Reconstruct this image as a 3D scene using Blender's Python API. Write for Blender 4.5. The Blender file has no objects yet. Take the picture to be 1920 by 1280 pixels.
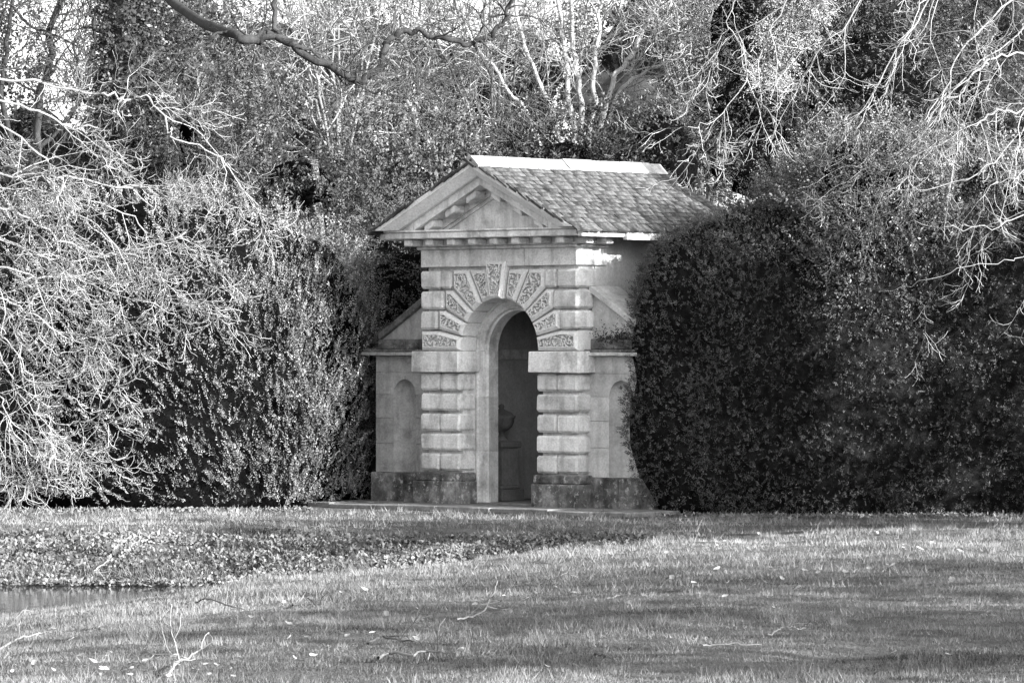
import bpy, bmesh, math, random
import numpy as np
from mathutils import Vector, Matrix

# ------------------------------------------------------------------ camera, sky, sun, exposure
S = bpy.context.scene
COL = S.collection
R = math.radians
F = 8500.0          # focal length in photo pixels (1920 wide)
D = 62.0            # camera distance to the pavilion front
EYE = 2.16
HOR = 650.0
cam_d = bpy.data.cameras.new('camera')
cam_d.sensor_width = 36.0
cam_d.lens = 36.0 * F / 1920.0
cam_d.clip_start = 0.5
cam_d.clip_end = 6000.0
cam = bpy.data.objects.new('camera', cam_d)
COL.objects.link(cam)
cam.location = (0, -D, EYE)
cam.rotation_euler = (R(90) + math.atan((HOR - 640) / F), 0, 0)
S.camera = cam

SUN_EL = 21.0
sdir = Vector((0.76, -0.65, 0)).normalized() * math.cos(R(SUN_EL)) + Vector((0, 0, math.sin(R(SUN_EL))))
w = bpy.data.worlds.new('World'); S.world = w; w.use_nodes = True
nt = w.node_tree; nt.nodes.clear()
sky = nt.nodes.new('ShaderNodeTexSky'); sky.sky_type = 'NISHITA'; sky.sun_disc = False
sky.sun_elevation = R(SUN_EL); sky.sun_rotation = math.atan2(sdir.x, sdir.y)
sky.air_density = 1.0; sky.dust_density = 2.0
bw = nt.nodes.new('ShaderNodeRGBToBW')
bg = nt.nodes.new('ShaderNodeBackground'); bg.inputs['Strength'].default_value = 0.15
wo = nt.nodes.new('ShaderNodeOutputWorld')
nt.links.new(sky.outputs[0], bw.inputs[0]); nt.links.new(bw.outputs[0], bg.inputs[0]); nt.links.new(bg.outputs[0], wo.inputs[0])
sl = bpy.data.lights.new('sun', 'SUN'); sl.energy = 4.6; sl.angle = R(0.53); sl.color = (1, 1, 1)
sun = bpy.data.objects.new('sun', sl); COL.objects.link(sun)
sun.rotation_euler = sdir.to_track_quat('Z', 'Y').to_euler()
sun.location = sdir * 60
S.view_settings.view_transform = 'Standard'; S.view_settings.look = 'None'
S.view_settings.exposure = 1.85; S.view_settings.gamma = 1.0; S.view_settings.use_curve_mapping = False
S.cycles.max_bounces = 4; S.cycles.diffuse_bounces = 2; S.cycles.use_adaptive_sampling = True; S.cycles.adaptive_threshold = 0.02; S.cycles.use_denoising = True; S.cycles.denoiser = 'OPENIMAGEDENOISE'; S.cycles.denoising_input_passes = 'RGB_ALBEDO_NORMAL'; S.cycles.denoising_prefilter = 'ACCURATE'; S.cycles.glossy_bounces = 2
S.cycles.transparent_max_bounces = 4; S.cycles.caustics_reflective = False; S.cycles.caustics_refractive = False

# ------------------------------------------------------------------ helpers
rnd = random.Random(7)
NR = np.random.default_rng(11)

def tag(o, label=None, cat=None, group=None, kind=None):
    if label: o['label'] = label
    if cat: o['category'] = cat
    if group: o['group'] = group
    if kind: o['kind'] = kind
    return o

def empty(name, loc=(0, 0, 0), rz=0.0, parent=None):
    o = bpy.data.objects.new(name, None); COL.objects.link(o)
    o.location = loc; o.rotation_euler = (0, 0, rz); o.parent = parent
    o.empty_display_size = 0.2
    return o

def link(name, me, mat, parent=None, smooth=False):
    o = bpy.data.objects.new(name, me); COL.objects.link(o); o.parent = parent
    if mat is not None and len(me.materials) == 0: me.materials.append(mat)
    if smooth: me.polygons.foreach_set('use_smooth', np.ones(len(me.polygons), dtype=bool))
    return o

def npmesh(name, V, Fc, tone=None):
    """V (n,3), Fc (m,k) index array"""
    V = np.ascontiguousarray(V, dtype=np.float32).reshape(-1, 3); Fc = np.ascontiguousarray(Fc, dtype=np.int32)
    me = bpy.data.meshes.new(name)
    m, k = Fc.shape
    me.vertices.add(len(V)); me.vertices.foreach_set('co', V.ravel())
    me.loops.add(m * k); me.loops.foreach_set('vertex_index', Fc.ravel())
    me.polygons.add(m); me.polygons.foreach_set('loop_start', np.arange(0, m * k, k, dtype=np.int32))
    me.update(calc_edges=True)
    if tone is not None:
        a = me.attributes.new('tone', 'FLOAT', 'POINT'); a.data.foreach_set('value', np.asarray(tone, dtype=np.float32))
    return me

def bmobj(name, bm, mat, parent=None, smooth=False):
    bmesh.ops.recalc_face_normals(bm, faces=bm.faces[:])
    me = bpy.data.meshes.new(name); bm.to_mesh(me); bm.free()
    return link(name, me, mat, parent, smooth)

def bbox(bm, u0, u1, v0, v1, z0, z1, bev=0.0, jit=0.0, seg=1):
    r = bmesh.ops.create_cube(bm, size=1.0)
    vs = r['verts']
    for v in vs:
        v.co = Vector((u0 + (v.co.x + .5) * (u1 - u0), v0 + (v.co.y + .5) * (v1 - v0), z0 + (v.co.z + .5) * (z1 - z0)))
        if jit: v.co += Vector((rnd.uniform(-jit, jit), rnd.uniform(-jit, jit), rnd.uniform(-jit, jit)))
    if bev:
        es = list({e for v in vs for e in v.link_edges})
        bmesh.ops.bevel(bm, geom=es, offset=bev, segments=seg, affect='EDGES', profile=0.6)

def box(name, u0, u1, v0, v1, z0, z1, mat, parent, bev=0.006, jit=0.0, seg=1):
    bm = bmesh.new(); bbox(bm, u0, u1, v0, v1, z0, z1, bev, jit, seg)
    return bmobj(name, bm, mat, parent)

def prism_bm(bm, poly, v0, v1, v0b=None):
    """poly of (u,z) extruded from v0 (front) to v1"""
    a = [bm.verts.new((p[0], v0, p[1])) for p in poly]
    b = [bm.verts.new((p[0], v1, p[1])) for p in poly]
    n = len(poly)
    bm.faces.new(a); bm.faces.new(b[::-1])
    for i in range(n): bm.faces.new((a[i], b[i], b[(i + 1) % n], a[(i + 1) % n]))

def prism(name, poly, v0, v1, mat, parent, bev=0.0):
    bm = bmesh.new(); prism_bm(bm, poly, v0, v1)
    if bev:
        bmesh.ops.bevel(bm, geom=[e for e in bm.edges], offset=bev, segments=1, affect='EDGES')
    return bmobj(name, bm, mat, parent)

def inset(poly, d):
    n = len(poly); out = []
    area = sum(poly[i][0] * poly[(i + 1) % n][1] - poly[(i + 1) % n][0] * poly[i][1] for i in range(n))
    s = 1 if area > 0 else -1
    for i in range(n):
        p0, p1, p2 = poly[i - 1], poly[i], poly[(i + 1) % n]
        def nrm(a, b):
            dx, dy = b[0] - a[0], b[1] - a[1]; l = math.hypot(dx, dy) or 1
            return (-dy / l * s, dx / l * s)
        n1, n2 = nrm(p0, p1), nrm(p1, p2)
        k = 1 + n1[0] * n2[0] + n1[1] * n2[1]
        k = max(k, 0.35)
        out.append((p1[0] + d * (n1[0] + n2[0]) / k, p1[1] + d * (n1[1] + n2[1]) / k))
    return out

def inpoly(poly, X, Y):
    c = np.zeros(X.shape, bool); n = len(poly)
    for i in range(n):
        x1, y1 = poly[i]; x2, y2 = poly[(i + 1) % n]
        if y1 == y2: continue
        t = ((y1 > Y) != (y2 > Y)) & (X < (x2 - x1) * (Y - y1) / (y2 - y1) + x1)
        c ^= t
    return c

def vnoise(P, seed=0):
    """value noise, P (n,3) -> 0..1"""
    P = np.asarray(P, dtype=np.float64); I = np.floor(P).astype(np.int64); f = P - I; f = f * f * (3 - 2 * f)
    def h(i, j, k):
        n = (i * 374761393 + j * 668265263 + k * 2147483647 + seed * 974711) & 0xffffffff
        n = ((n ^ (n >> 13)) * 1274126177) & 0xffffffff
        n = ((n ^ (n >> 16)) * 2246822519) & 0xffffffff
        return ((n ^ (n >> 15)) & 0xffff) / 65535.0
    r = 0
    for a in (0, 1):
        for b in (0, 1):
            for c in (0, 1):
                wgt = (f[:, 0] if a else 1 - f[:, 0]) * (f[:, 1] if b else 1 - f[:, 1]) * (f[:, 2] if c else 1 - f[:, 2])
                r = r + wgt * h(I[:, 0] + a, I[:, 1] + b, I[:, 2] + c)
    return r

def norm(A):
    return A / np.maximum(np.linalg.norm(A, axis=-1, keepdims=True), 1e-9)

def at(px, py, d):
    return ((px - 960) / F * d, d - D, EYE + (HOR - py) / F * d)

# ------------------------------------------------------------------ materials (black and white photograph: neutral greys)
def nodes(name):
    m = bpy.data.materials.new(name); m.use_nodes = True
    t = m.node_tree; b = t.nodes['Principled BSDF']
    return m, t, b

def g(v): return (v, v, v, 1)

def mat_stone(name, base, dark, light, amount=0.5, rough=0.9, bump=0.25, speck=0.0, obvar=0.12, scale=1.0, streak=0.0):
    m, t, b = nodes(name); N = t.nodes.new; L = t.links.new
    tc = N('ShaderNodeTexCoord')
    n1 = N('ShaderNodeTexNoise'); n1.inputs['Scale'].default_value = 3.2 * scale; n1.inputs['Detail'].default_value = 8; n1.inputs['Roughness'].default_value = 0.68
    n2 = N('ShaderNodeTexNoise'); n2.inputs['Scale'].default_value = 34 * scale; n2.inputs['Detail'].default_value = 4
    L(tc.outputs['Object'], n1.inputs['Vector']); L(tc.outputs['Object'], n2.inputs['Vector'])
    r1 = N('ShaderNodeValToRGB'); e = r1.color_ramp.elements
    e[0].position = 0.32; e[0].color = g(dark); e[1].position = 0.68; e[1].color = g(light)
    k = r1.color_ramp.elements.new(0.5); k.color = g(base)
    L(n1.outputs['Fac'], r1.inputs['Fac'])
    mx = N('ShaderNodeMixRGB'); mx.blend_type = 'MIX'; mx.inputs['Fac'].default_value = amount
    mx.inputs['Color1'].default_value = g(base); L(r1.outputs[0], mx.inputs['Color2'])
    r2 = N('ShaderNodeMapRange'); r2.inputs[1].default_value = 0.3; r2.inputs[2].default_value = 0.7; r2.inputs[3].default_value = 0.84; r2.inputs[4].default_value = 1.14
    L(n2.outputs['Fac'], r2.inputs[0])
    mu = N('ShaderNodeMixRGB'); mu.blend_type = 'MULTIPLY'; mu.inputs['Fac'].default_value = 1; L(mx.outputs[0], mu.inputs['Color1']); L(r2.outputs[0], mu.inputs['Color2'])
    last = mu.outputs[0]
    oi = N('ShaderNodeObjectInfo'); r3 = N('ShaderNodeMapRange'); r3.inputs[3].default_value = 1 - obvar; r3.inputs[4].default_value = 1 + obvar
    L(oi.outputs['Random'], r3.inputs[0])
    m3 = N('ShaderNodeMixRGB'); m3.blend_type = 'MULTIPLY'; m3.inputs['Fac'].default_value = 1; L(last, m3.inputs['Color1']); L(r3.outputs[0], m3.inputs['Color2']); last = m3.outputs[0]
    if speck:
        n4 = N('ShaderNodeTexNoise'); n4.inputs['Scale'].default_value = 11; n4.inputs['Detail'].default_value = 9; n4.inputs['Roughness'].default_value = 0.75
        L(tc.outputs['Object'], n4.inputs['Vector'])
        r4 = N('ShaderNodeValToRGB'); q = r4.color_ramp.elements; q[0].position = 0.55; q[0].color = g(0); q[1].position = 0.63; q[1].color = g(1)
        L(n4.outputs['Fac'], r4.inputs['Fac'])
        mt = N('ShaderNodeMath'); mt.operation = 'MULTIPLY'; mt.inputs[1].default_value = speck; L(r4.outputs[0], mt.inputs[0])
        m4 = N('ShaderNodeMixRGB'); m4.inputs['Color2'].default_value = g(min(0.7, light * 1.5)); L(mt.outputs[0], m4.inputs['Fac']); L(last, m4.inputs['Color1']); last = m4.outputs[0]
    if streak:
        mp = N('ShaderNodeMapping'); mp.inputs['Scale'].default_value = (7, 7, 0.7); L(tc.outputs['Object'], mp.inputs['Vector'])
        n5 = N('ShaderNodeTexNoise'); n5.inputs['Scale'].default_value = 1.0; n5.inputs['Detail'].default_value = 6; L(mp.outputs[0], n5.inputs['Vector'])
        r5 = N('ShaderNodeValToRGB'); q = r5.color_ramp.elements; q[0].position = 0.5; q[0].color = g(0); q[1].position = 0.75; q[1].color = g(1)
        L(n5.outputs['Fac'], r5.inputs['Fac'])
        mt = N('ShaderNodeMath'); mt.operation = 'MULTIPLY'; mt.inputs[1].default_value = streak; L(r5.outputs[0], mt.inputs[0])
        m5 = N('ShaderNodeMixRGB'); m5.inputs['Color2'].default_value = g(dark * 0.5); L(mt.outputs[0], m5.inputs['Fac']); L(last, m5.inputs['Color1']); last = m5.outputs[0]
    L(last, b.inputs['Base Color'])
    b.inputs['Roughness'].default_value = rough; b.inputs['Specular IOR Level'].default_value = 0.25
    bp = N('ShaderNodeBump'); bp.inputs['Strength'].default_value = bump; bp.inputs['Distance'].default_value = 0.02
    ad = N('ShaderNodeMath'); ad.operation = 'ADD'; L(n2.outputs['Fac'], ad.inputs[0]); L(n1.outputs['Fac'], ad.inputs[1]); L(ad.outputs[0], bp.inputs['Height'])
    L(bp.outputs[0], b.inputs['Normal'])
    return m

def mat_tone(name, base, rough=0.6, spec=0.4, lo=0.6, hi=1.4, trans=0.0, noise=0.0):
    """base grey times the per-point attribute 'tone' (leaf to leaf variety)"""
    m, t, b = nodes(name); N = t.nodes.new; L = t.links.new
    a = N('ShaderNodeAttribute'); a.attribute_name = 'tone'
    mr = N('ShaderNodeMapRange'); base *= .86
    mr.inputs[3].default_value = base * lo; mr.inputs[4].default_value = base * hi
    L(a.outputs['Fac'], mr.inputs[0])
    L(mr.outputs[0], b.inputs['Base Color'])
    b.inputs['Roughness'].default_value = rough; b.inputs['Specular IOR Level'].default_value = spec
    if trans:
        tr = N('ShaderNodeBsdfTranslucent'); L(mr.outputs[0], tr.inputs['Color'])
        mx = N('ShaderNodeMixShader'); mx.inputs[0].default_value = trans
        o = t.nodes['Material Output']; L(b.outputs[0], mx.inputs[1]); L(tr.outputs[0], mx.inputs[2]); L(mx.outputs[0], o.inputs['Surface'])
    return m

def mat_bark(name, base, var=0.5, scale=9, bump=0.5):
    m, t, b = nodes(name); N = t.nodes.new; L = t.links.new
    tc = N('ShaderNodeTexCoord'); mp = N('ShaderNodeMapping'); mp.inputs['Scale'].default_value = (1, 1, 0.35); L(tc.outputs['Object'], mp.inputs[0])
    n1 = N('ShaderNodeTexNoise'); n1.inputs['Scale'].default_value = scale; n1.inputs['Detail'].default_value = 7; n1.inputs['Roughness'].default_value = 0.7; L(mp.outputs[0], n1.inputs['Vector'])
    mr = N('ShaderNodeMapRange'); mr.inputs[1].default_value = 0.3; mr.inputs[2].default_value = 0.7
    mr.inputs[3].default_value = base * (1 - var); mr.inputs[4].default_value = base * (1 + var); L(n1.outputs['Fac'], mr.inputs[0]); L(mr.outputs[0], b.inputs['Base Color'])
    b.inputs['Roughness'].default_value = 0.85; b.inputs['Specular IOR Level'].default_value = 0.2
    bp = N('ShaderNodeBump'); bp.inputs['Strength'].default_value = bump; bp.inputs['Distance'].default_value = 0.03; L(n1.outputs['Fac'], bp.inputs['Height']); L(bp.outputs[0], b.inputs['Normal'])
    return m

M = {}
M['stone'] = mat_stone('pale_limestone', 0.66, 0.32, 0.80, 0.9, streak=0.5, obvar=0.12, bump=0.45)
M['stone_rake'] = mat_stone('paler_limestone', 0.72, 0.58, 0.80, 0.6, streak=0.1, obvar=0.06)  # paler stone for the raking cyma
M['stone_face'] = mat_stone('vermiculated_limestone', 0.72, 0.60, 0.78, 0.4, obvar=0.05, bump=0.1)
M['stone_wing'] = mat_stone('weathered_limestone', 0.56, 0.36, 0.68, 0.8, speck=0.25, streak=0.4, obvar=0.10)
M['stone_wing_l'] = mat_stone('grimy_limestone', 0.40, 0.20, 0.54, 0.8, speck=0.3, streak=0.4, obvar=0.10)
M['stone_plinth'] = mat_stone('lichened_plinth_stone', 0.13, 0.025, 0.36, 1.0, speck=0.75, bump=0.7, streak=0.6)
M['stone_cap'] = mat_stone('mossy_coping_stone', 0.13, 0.03, 0.30, 1.0, speck=0.5, bump=0.6)
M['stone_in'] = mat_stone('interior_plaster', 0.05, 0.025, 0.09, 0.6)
M['stone_urn'] = mat_stone('urn_stone', 0.22, 0.12, 0.30, 0.7, bump=0.3)
M['paving'] = mat_stone('paving_stone', 0.19, 0.09, 0.28, 0.8, speck=0.2, bump=0.3)
M['slate'] = mat_stone('stone_slate', 0.048, 0.013, 0.13, 1.0, speck=0.6, bump=0.6, obvar=0.28)
M['ridge'] = mat_stone('pale_ridge_stone', 0.32, 0.16, 0.42, 0.8, bump=0.4, streak=0.2)
M['paint'] = mat_stone('white_painted_board', 0.62, 0.52, 0.68, 0.4, bump=0.05)
M['render'] = mat_stone('lime_rendered_wall', 0.58, 0.44, 0.66, 0.7, streak=0.3)
M['yew_lit'] = mat_tone('sunlit_yew_leaf', 0.18, 0.45, 0.5, 0.12, 1.9)  # lighter copy of the yew leaf, sunlight put into its colour
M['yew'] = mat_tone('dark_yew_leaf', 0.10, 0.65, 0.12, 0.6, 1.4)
M['yew_top'] = mat_tone('sunlit_yew_shoot', 0.125, 0.45, 0.5, 0.12, 1.9)  # hedge-top shoots: sun on them painted as a paler leaf
M['core'] = mat_stone('inner_shade', 0.004, 0.002, 0.008, 0.8, bump=0.3)  # near-black paint for the shade between the leaves
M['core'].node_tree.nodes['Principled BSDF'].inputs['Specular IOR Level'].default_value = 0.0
M['core_hedge'] = mat_stone('hedge_inner_shade', 0.012, 0.004, 0.026, 1.0, bump=0.8, scale=3)  # shade inside the right hedge, painted as a dark surface
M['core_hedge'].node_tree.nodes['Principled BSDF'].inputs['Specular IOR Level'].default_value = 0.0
M['laurel'] = mat_tone('evergreen_leaf', 0.085, 0.5, 0.5, 0.15, 1.85)
M['ivy'] = mat_tone('ivy_leaf', 0.058, 0.45, 0.5, 0.3, 1.7)
M['conifer'] = mat_tone('conifer_needle', 0.045, 0.55, 0.4, 0.4, 1.6)
M['conifer_lit'] = mat_tone('sunlit_conifer_needle', 0.26, 0.55, 0.4, 0.4, 1.6)  # brighter copy of the conifer needle, coloured as if sunlit
M['bush'] = mat_tone('dark_bush_leaf', 0.032, 0.5, 0.4, 0.4, 1.6)
M['far'] = mat_tone('far_wood_leaf', 0.036, 0.7, 0.3, 0.3, 1.7)
M['grass'] = mat_tone('grass_blade', 0.165, 0.6, 0.3, 0.15, 1.8, trans=0.25)
M['litter'] = mat_tone('leaf_litter', 0.17, 0.6, 0.3, 0.15, 1.75)
M['deadleaf'] = mat_tone('dead_pale_leaf', 0.33, 0.55, 0.4, 0.6, 1.3, trans=0.15)
M['twig_pale'] = mat_tone('pale_twig_bark', 0.27, 0.6, 0.3, 0.2, 1.8)
M['twig'] = mat_tone('grey_twig_bark', 0.34, 0.7, 0.3, 0.5, 1.5)
M['twig_dark'] = mat_tone('dark_twig_bark', 0.07, 0.7, 0.3, 0.5, 1.5)
M['bark_pale'] = mat_bark('pale_bark', 0.33, 0.35)
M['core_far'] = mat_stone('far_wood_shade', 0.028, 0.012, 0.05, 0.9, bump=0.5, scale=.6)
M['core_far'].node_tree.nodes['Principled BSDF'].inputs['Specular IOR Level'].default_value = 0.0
M['twig_far'] = mat_tone('far_bark', 0.17, 0.7, 0.3, 0.5, 1.5)
M['stick'] = mat_tone('weathered_stick', 0.22, 0.7, 0.3, 0.4, 1.5)
M['bark'] = mat_bark('grey_bark', 0.22, 0.5)
M['bark_dark'] = mat_bark('dark_bark', 0.035, 0.55)

def mat_ground():
    m, t, b = nodes('lawn_soil_and_turf'); N = t.nodes.new; L = t.links.new
    tc = N('ShaderNodeTexCoord')
    n1 = N('ShaderNodeTexNoise'); n1.inputs['Scale'].default_value = 0.9; n1.inputs['Detail'].default_value = 9; n1.inputs['Roughness'].default_value = 0.7
    n2 = N('ShaderNodeTexNoise'); n2.inputs['Scale'].default_value = 45; n2.inputs['Detail'].default_value = 3
    L(tc.outputs['Object'], n1.inputs[0]); L(tc.outputs['Object'], n2.inputs[0])
    r = N('ShaderNodeValToRGB'); e = r.color_ramp.elements; e[0].position = .3; e[0].color = g(.06); e[1].position = .7; e[1].color = g(.15); L(n1.outputs['Fac'], r.inputs[0])
    mr = N('ShaderNodeMapRange'); mr.inputs[1].default_value = .3; mr.inputs[2].default_value = .7; mr.inputs[3].default_value = .6; mr.inputs[4].default_value = 1.3; L(n2.outputs['Fac'], mr.inputs[0])
    mu = N('ShaderNodeMixRGB'); mu.blend_type = 'MULTIPLY'; mu.inputs['Fac'].default_value = 1; L(r.outputs[0], mu.inputs['Color1']); L(mr.outputs[0], mu.inputs['Color2'])
    L(mu.outputs[0], b.inputs['Base Color']); b.inputs['Roughness'].default_value = .95; b.inputs['Specular IOR Level'].default_value = .1
    bp = N('ShaderNodeBump'); bp.inputs['Strength'].default_value = .8; bp.inputs['Distance'].default_value = .04; L(n2.outputs['Fac'], bp.inputs['Height']); L(bp.outputs[0], b.inputs['Normal'])
    return m
M['ground'] = mat_ground()

def mat_water():
    m, t, b = nodes('dark_stream_water'); N = t.nodes.new; L = t.links.new
    b.inputs['Base Color'].default_value = g(.03); b.inputs['Roughness'].default_value = .06; b.inputs['IOR'].default_value = 1.33
    b.inputs['Specular IOR Level'].default_value = .5
    tc = N('ShaderNodeTexCoord'); mp = N('ShaderNodeMapping'); mp.inputs['Scale'].default_value = (3, 1.2, 1); L(tc.outputs['Object'], mp.inputs[0])
    n = N('ShaderNodeTexNoise'); n.inputs['Scale'].default_value = 2.0; n.inputs['Detail'].default_value = 4; L(mp.outputs[0], n.inputs[0])
    bp = N('ShaderNodeBump'); bp.inputs['Strength'].default_value = .12; bp.inputs['Distance'].default_value = .03; L(n.outputs['Fac'], bp.inputs['Height']); L(bp.outputs[0], b.inputs['Normal'])
    return m
M['water'] = mat_water()

# ------------------------------------------------------------------ ground
KX = np.array([-960, -480, -60, 280, 960.0])
KD = np.array([8, 15, 22, 32, 40, 42, 43.5, 45, 47, 48.5, 50, 50.9, 51.8, 53, 54.8, 56.5, 60, 80.0])
KZ = np.array([
 [.62, .62, .50, .10, -.24, -.32, -.52, -.64, -.66, -.68, -.68, -.46, -.32, -.20, -.03, -.05, -.07, -.07],
 [.62, .62, .52, .27, .01, -.035, -.07, -.16, -.45, -.60, -.64, -.48, -.34, -.22, -.04, -.05, -.07, -.07],
 [.62, .62, .53, .30,  .10,  .06,  .03, .00, -.05, -.20, -.27, -.24, -.20, -.14, -.06, -.06, -.07, -.07],
 [.62, .62, .53, .36,  .22,  .19,  .17, .15,  .12,  .10,  .02, -.02, -.06, -.09, -.08, -.07, -.07, -.07],
 [.62, .62, .53, .41,  .30,  .27,  .25, .23,  .20,  .18,  .16,  .13,  .08,  .02, -.03, -.06, -.07, -.07]])

def gz(X, d):
    X = np.asarray(X, float); d = np.clip(np.asarray(d, float), 8, 80)
    t = np.clip(X / np.maximum(d, 30) * F * 1.0, -960, 960)
    cols = np.stack([np.interp(d, KD, KZ[i]) for i in range(5)], 0)
    i = np.clip(np.searchsorted(KX, t) - 1, 0, 3)
    f = (t - KX[i]) / (KX[i + 1] - KX[i]); f = np.clip(f, 0, 1)
    n = np.arange(t.size).reshape(t.shape)
    c = cols.reshape(5, -1)
    z = c[i.ravel(), n.ravel()] * (1 - f.ravel()) + c[i.ravel() + 1, n.ravel()] * f.ravel()
    z = z.reshape(t.shape)
    z = z - .26 * np.exp(-((X + 3.22 - (d - 51.2) * .25) / .22) ** 2 - ((d - 51.2) / .7) ** 2)
    P = np.stack([X.ravel() * 1.1, d.ravel() * 1.1, np.zeros(X.size)], 1)
    z = z + ((vnoise(P, 3) - .5) * .05 + (vnoise(P * 2.7, 4) - .5) * .03).reshape(t.shape) * np.where(d > 57, 0.35, 1)
    return z

def ground_px(px, py):
    ds = np.linspace(16, 62, 900)
    X = (px - 960) / F * ds; zr = EYE + (HOR - py) / F * ds
    zg = gz(X, ds)
    k = np.argmax(zg >= zr)
    if not (zg >= zr).any(): k = -1
    return np.array([X[k], ds[k] - D, zg[k]])

xs = np.concatenate([-np.geomspace(900, 9, 26), np.linspace(-8.8, 8.8, 96), np.geomspace(9, 900, 26)])
ys = np.concatenate([-D - np.geomspace(300, 1, 14), np.linspace(-D, -D + 18, 20), np.linspace(-D + 18.2, 4, 170), np.geomspace(4.5, 1500, 24)])
GX, GY = np.meshgrid(xs, ys, indexing='ij')
GZ = gz(GX, GY + D)
V = np.stack([GX, GY, GZ], -1).reshape(-1, 3)
nx, ny = len(xs), len(ys)
I = (np.arange(nx - 1)[:, None] * ny + np.arange(ny - 1)[None, :]).ravel()
me = npmesh('lawn', V, np.stack([I, I + ny, I + ny + 1, I + 1], 1))
tag(link('lawn', me, M['ground'], smooth=True), 'mown lawn dipping to the stream in front of the hedges', 'lawn', kind='structure')
me = npmesh('stream', np.array([[-30, -22, -.5], [0.2, -22, -.5], [0.2, -9.5, -.5], [-30, -9.5, -.5]]), np.array([[0, 1, 2, 3]]))
tag(link('stream', me, M['water']), 'still dark water of the narrow stream at lower left', 'stream', kind='structure')

# ------------------------------------------------------------------ the pavilion
PAV = empty('garden_pavilion', (-0.204, 0, 0), R(-43))
tag(PAV, 'small classical stone pavilion with rusticated arch, pediment and slate roof', 'pavilion')
ST, SF = M['stone'], M['stone_face']
ZI = 2.10          # spring line
RA = 0.72          # arch radius
def arc(r, a0, a1, n, cz=ZI):
    return [(r * math.sin(R(a)), cz + r * math.cos(R(a))) for a in np.linspace(a0, a1, n)]   # angle from vertical, + = right

# core of the front wall with its arched opening
poly = [(-1.405, 0), (-1.405, 3.3), (1.405, 3.3), (1.405, 0), (.755, 0), (.755, ZI)] + arc(.755, 86, -86, 28) + [(-.755, ZI), (-.755, 0)]
prism('front_wall', poly, .11, .42, M['stone'], PAV)
# piers: plinth, five rusticated courses, impost block
for s in (-1, 1):
    def bx(name, a, b, v0, v1, z0, z1, mat, bev):
        u0, u1 = (s * a, s * b) if s > 0 else (s * b, s * a)
        return box(name, u0, u1, v0, v1, z0, z1, mat, PAV, bev, 0.006)
    bx('plinth_block', .69, 1.54, -.075, .34, -.02, .305, M['stone_plinth'], .014)
    bx('plinth_block', .705, 1.51, -.05, .335, .307, .425, M['stone_plinth'], .016)
    pitch = (1.812 - .43) / 5
    for k in range(5):
        z0 = .43 + k * pitch + .020; z1 = z0 + pitch - .040
        if k % 2 == 0:
            bx('rusticated_block', .72, 1.095, 0, .345, z0, z1, ST, .030)
            bx('rusticated_block', 1.100, 1.47, 0, .40, z0, z1, ST, .030)
        else:
            bx('rusticated_block', .72, 1.47, 0, .345, z0, z1, ST, .030)
    bx('impost_block', .655, 1.56, -.085, .36, 1.812, 2.098, ST, .010)

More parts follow.
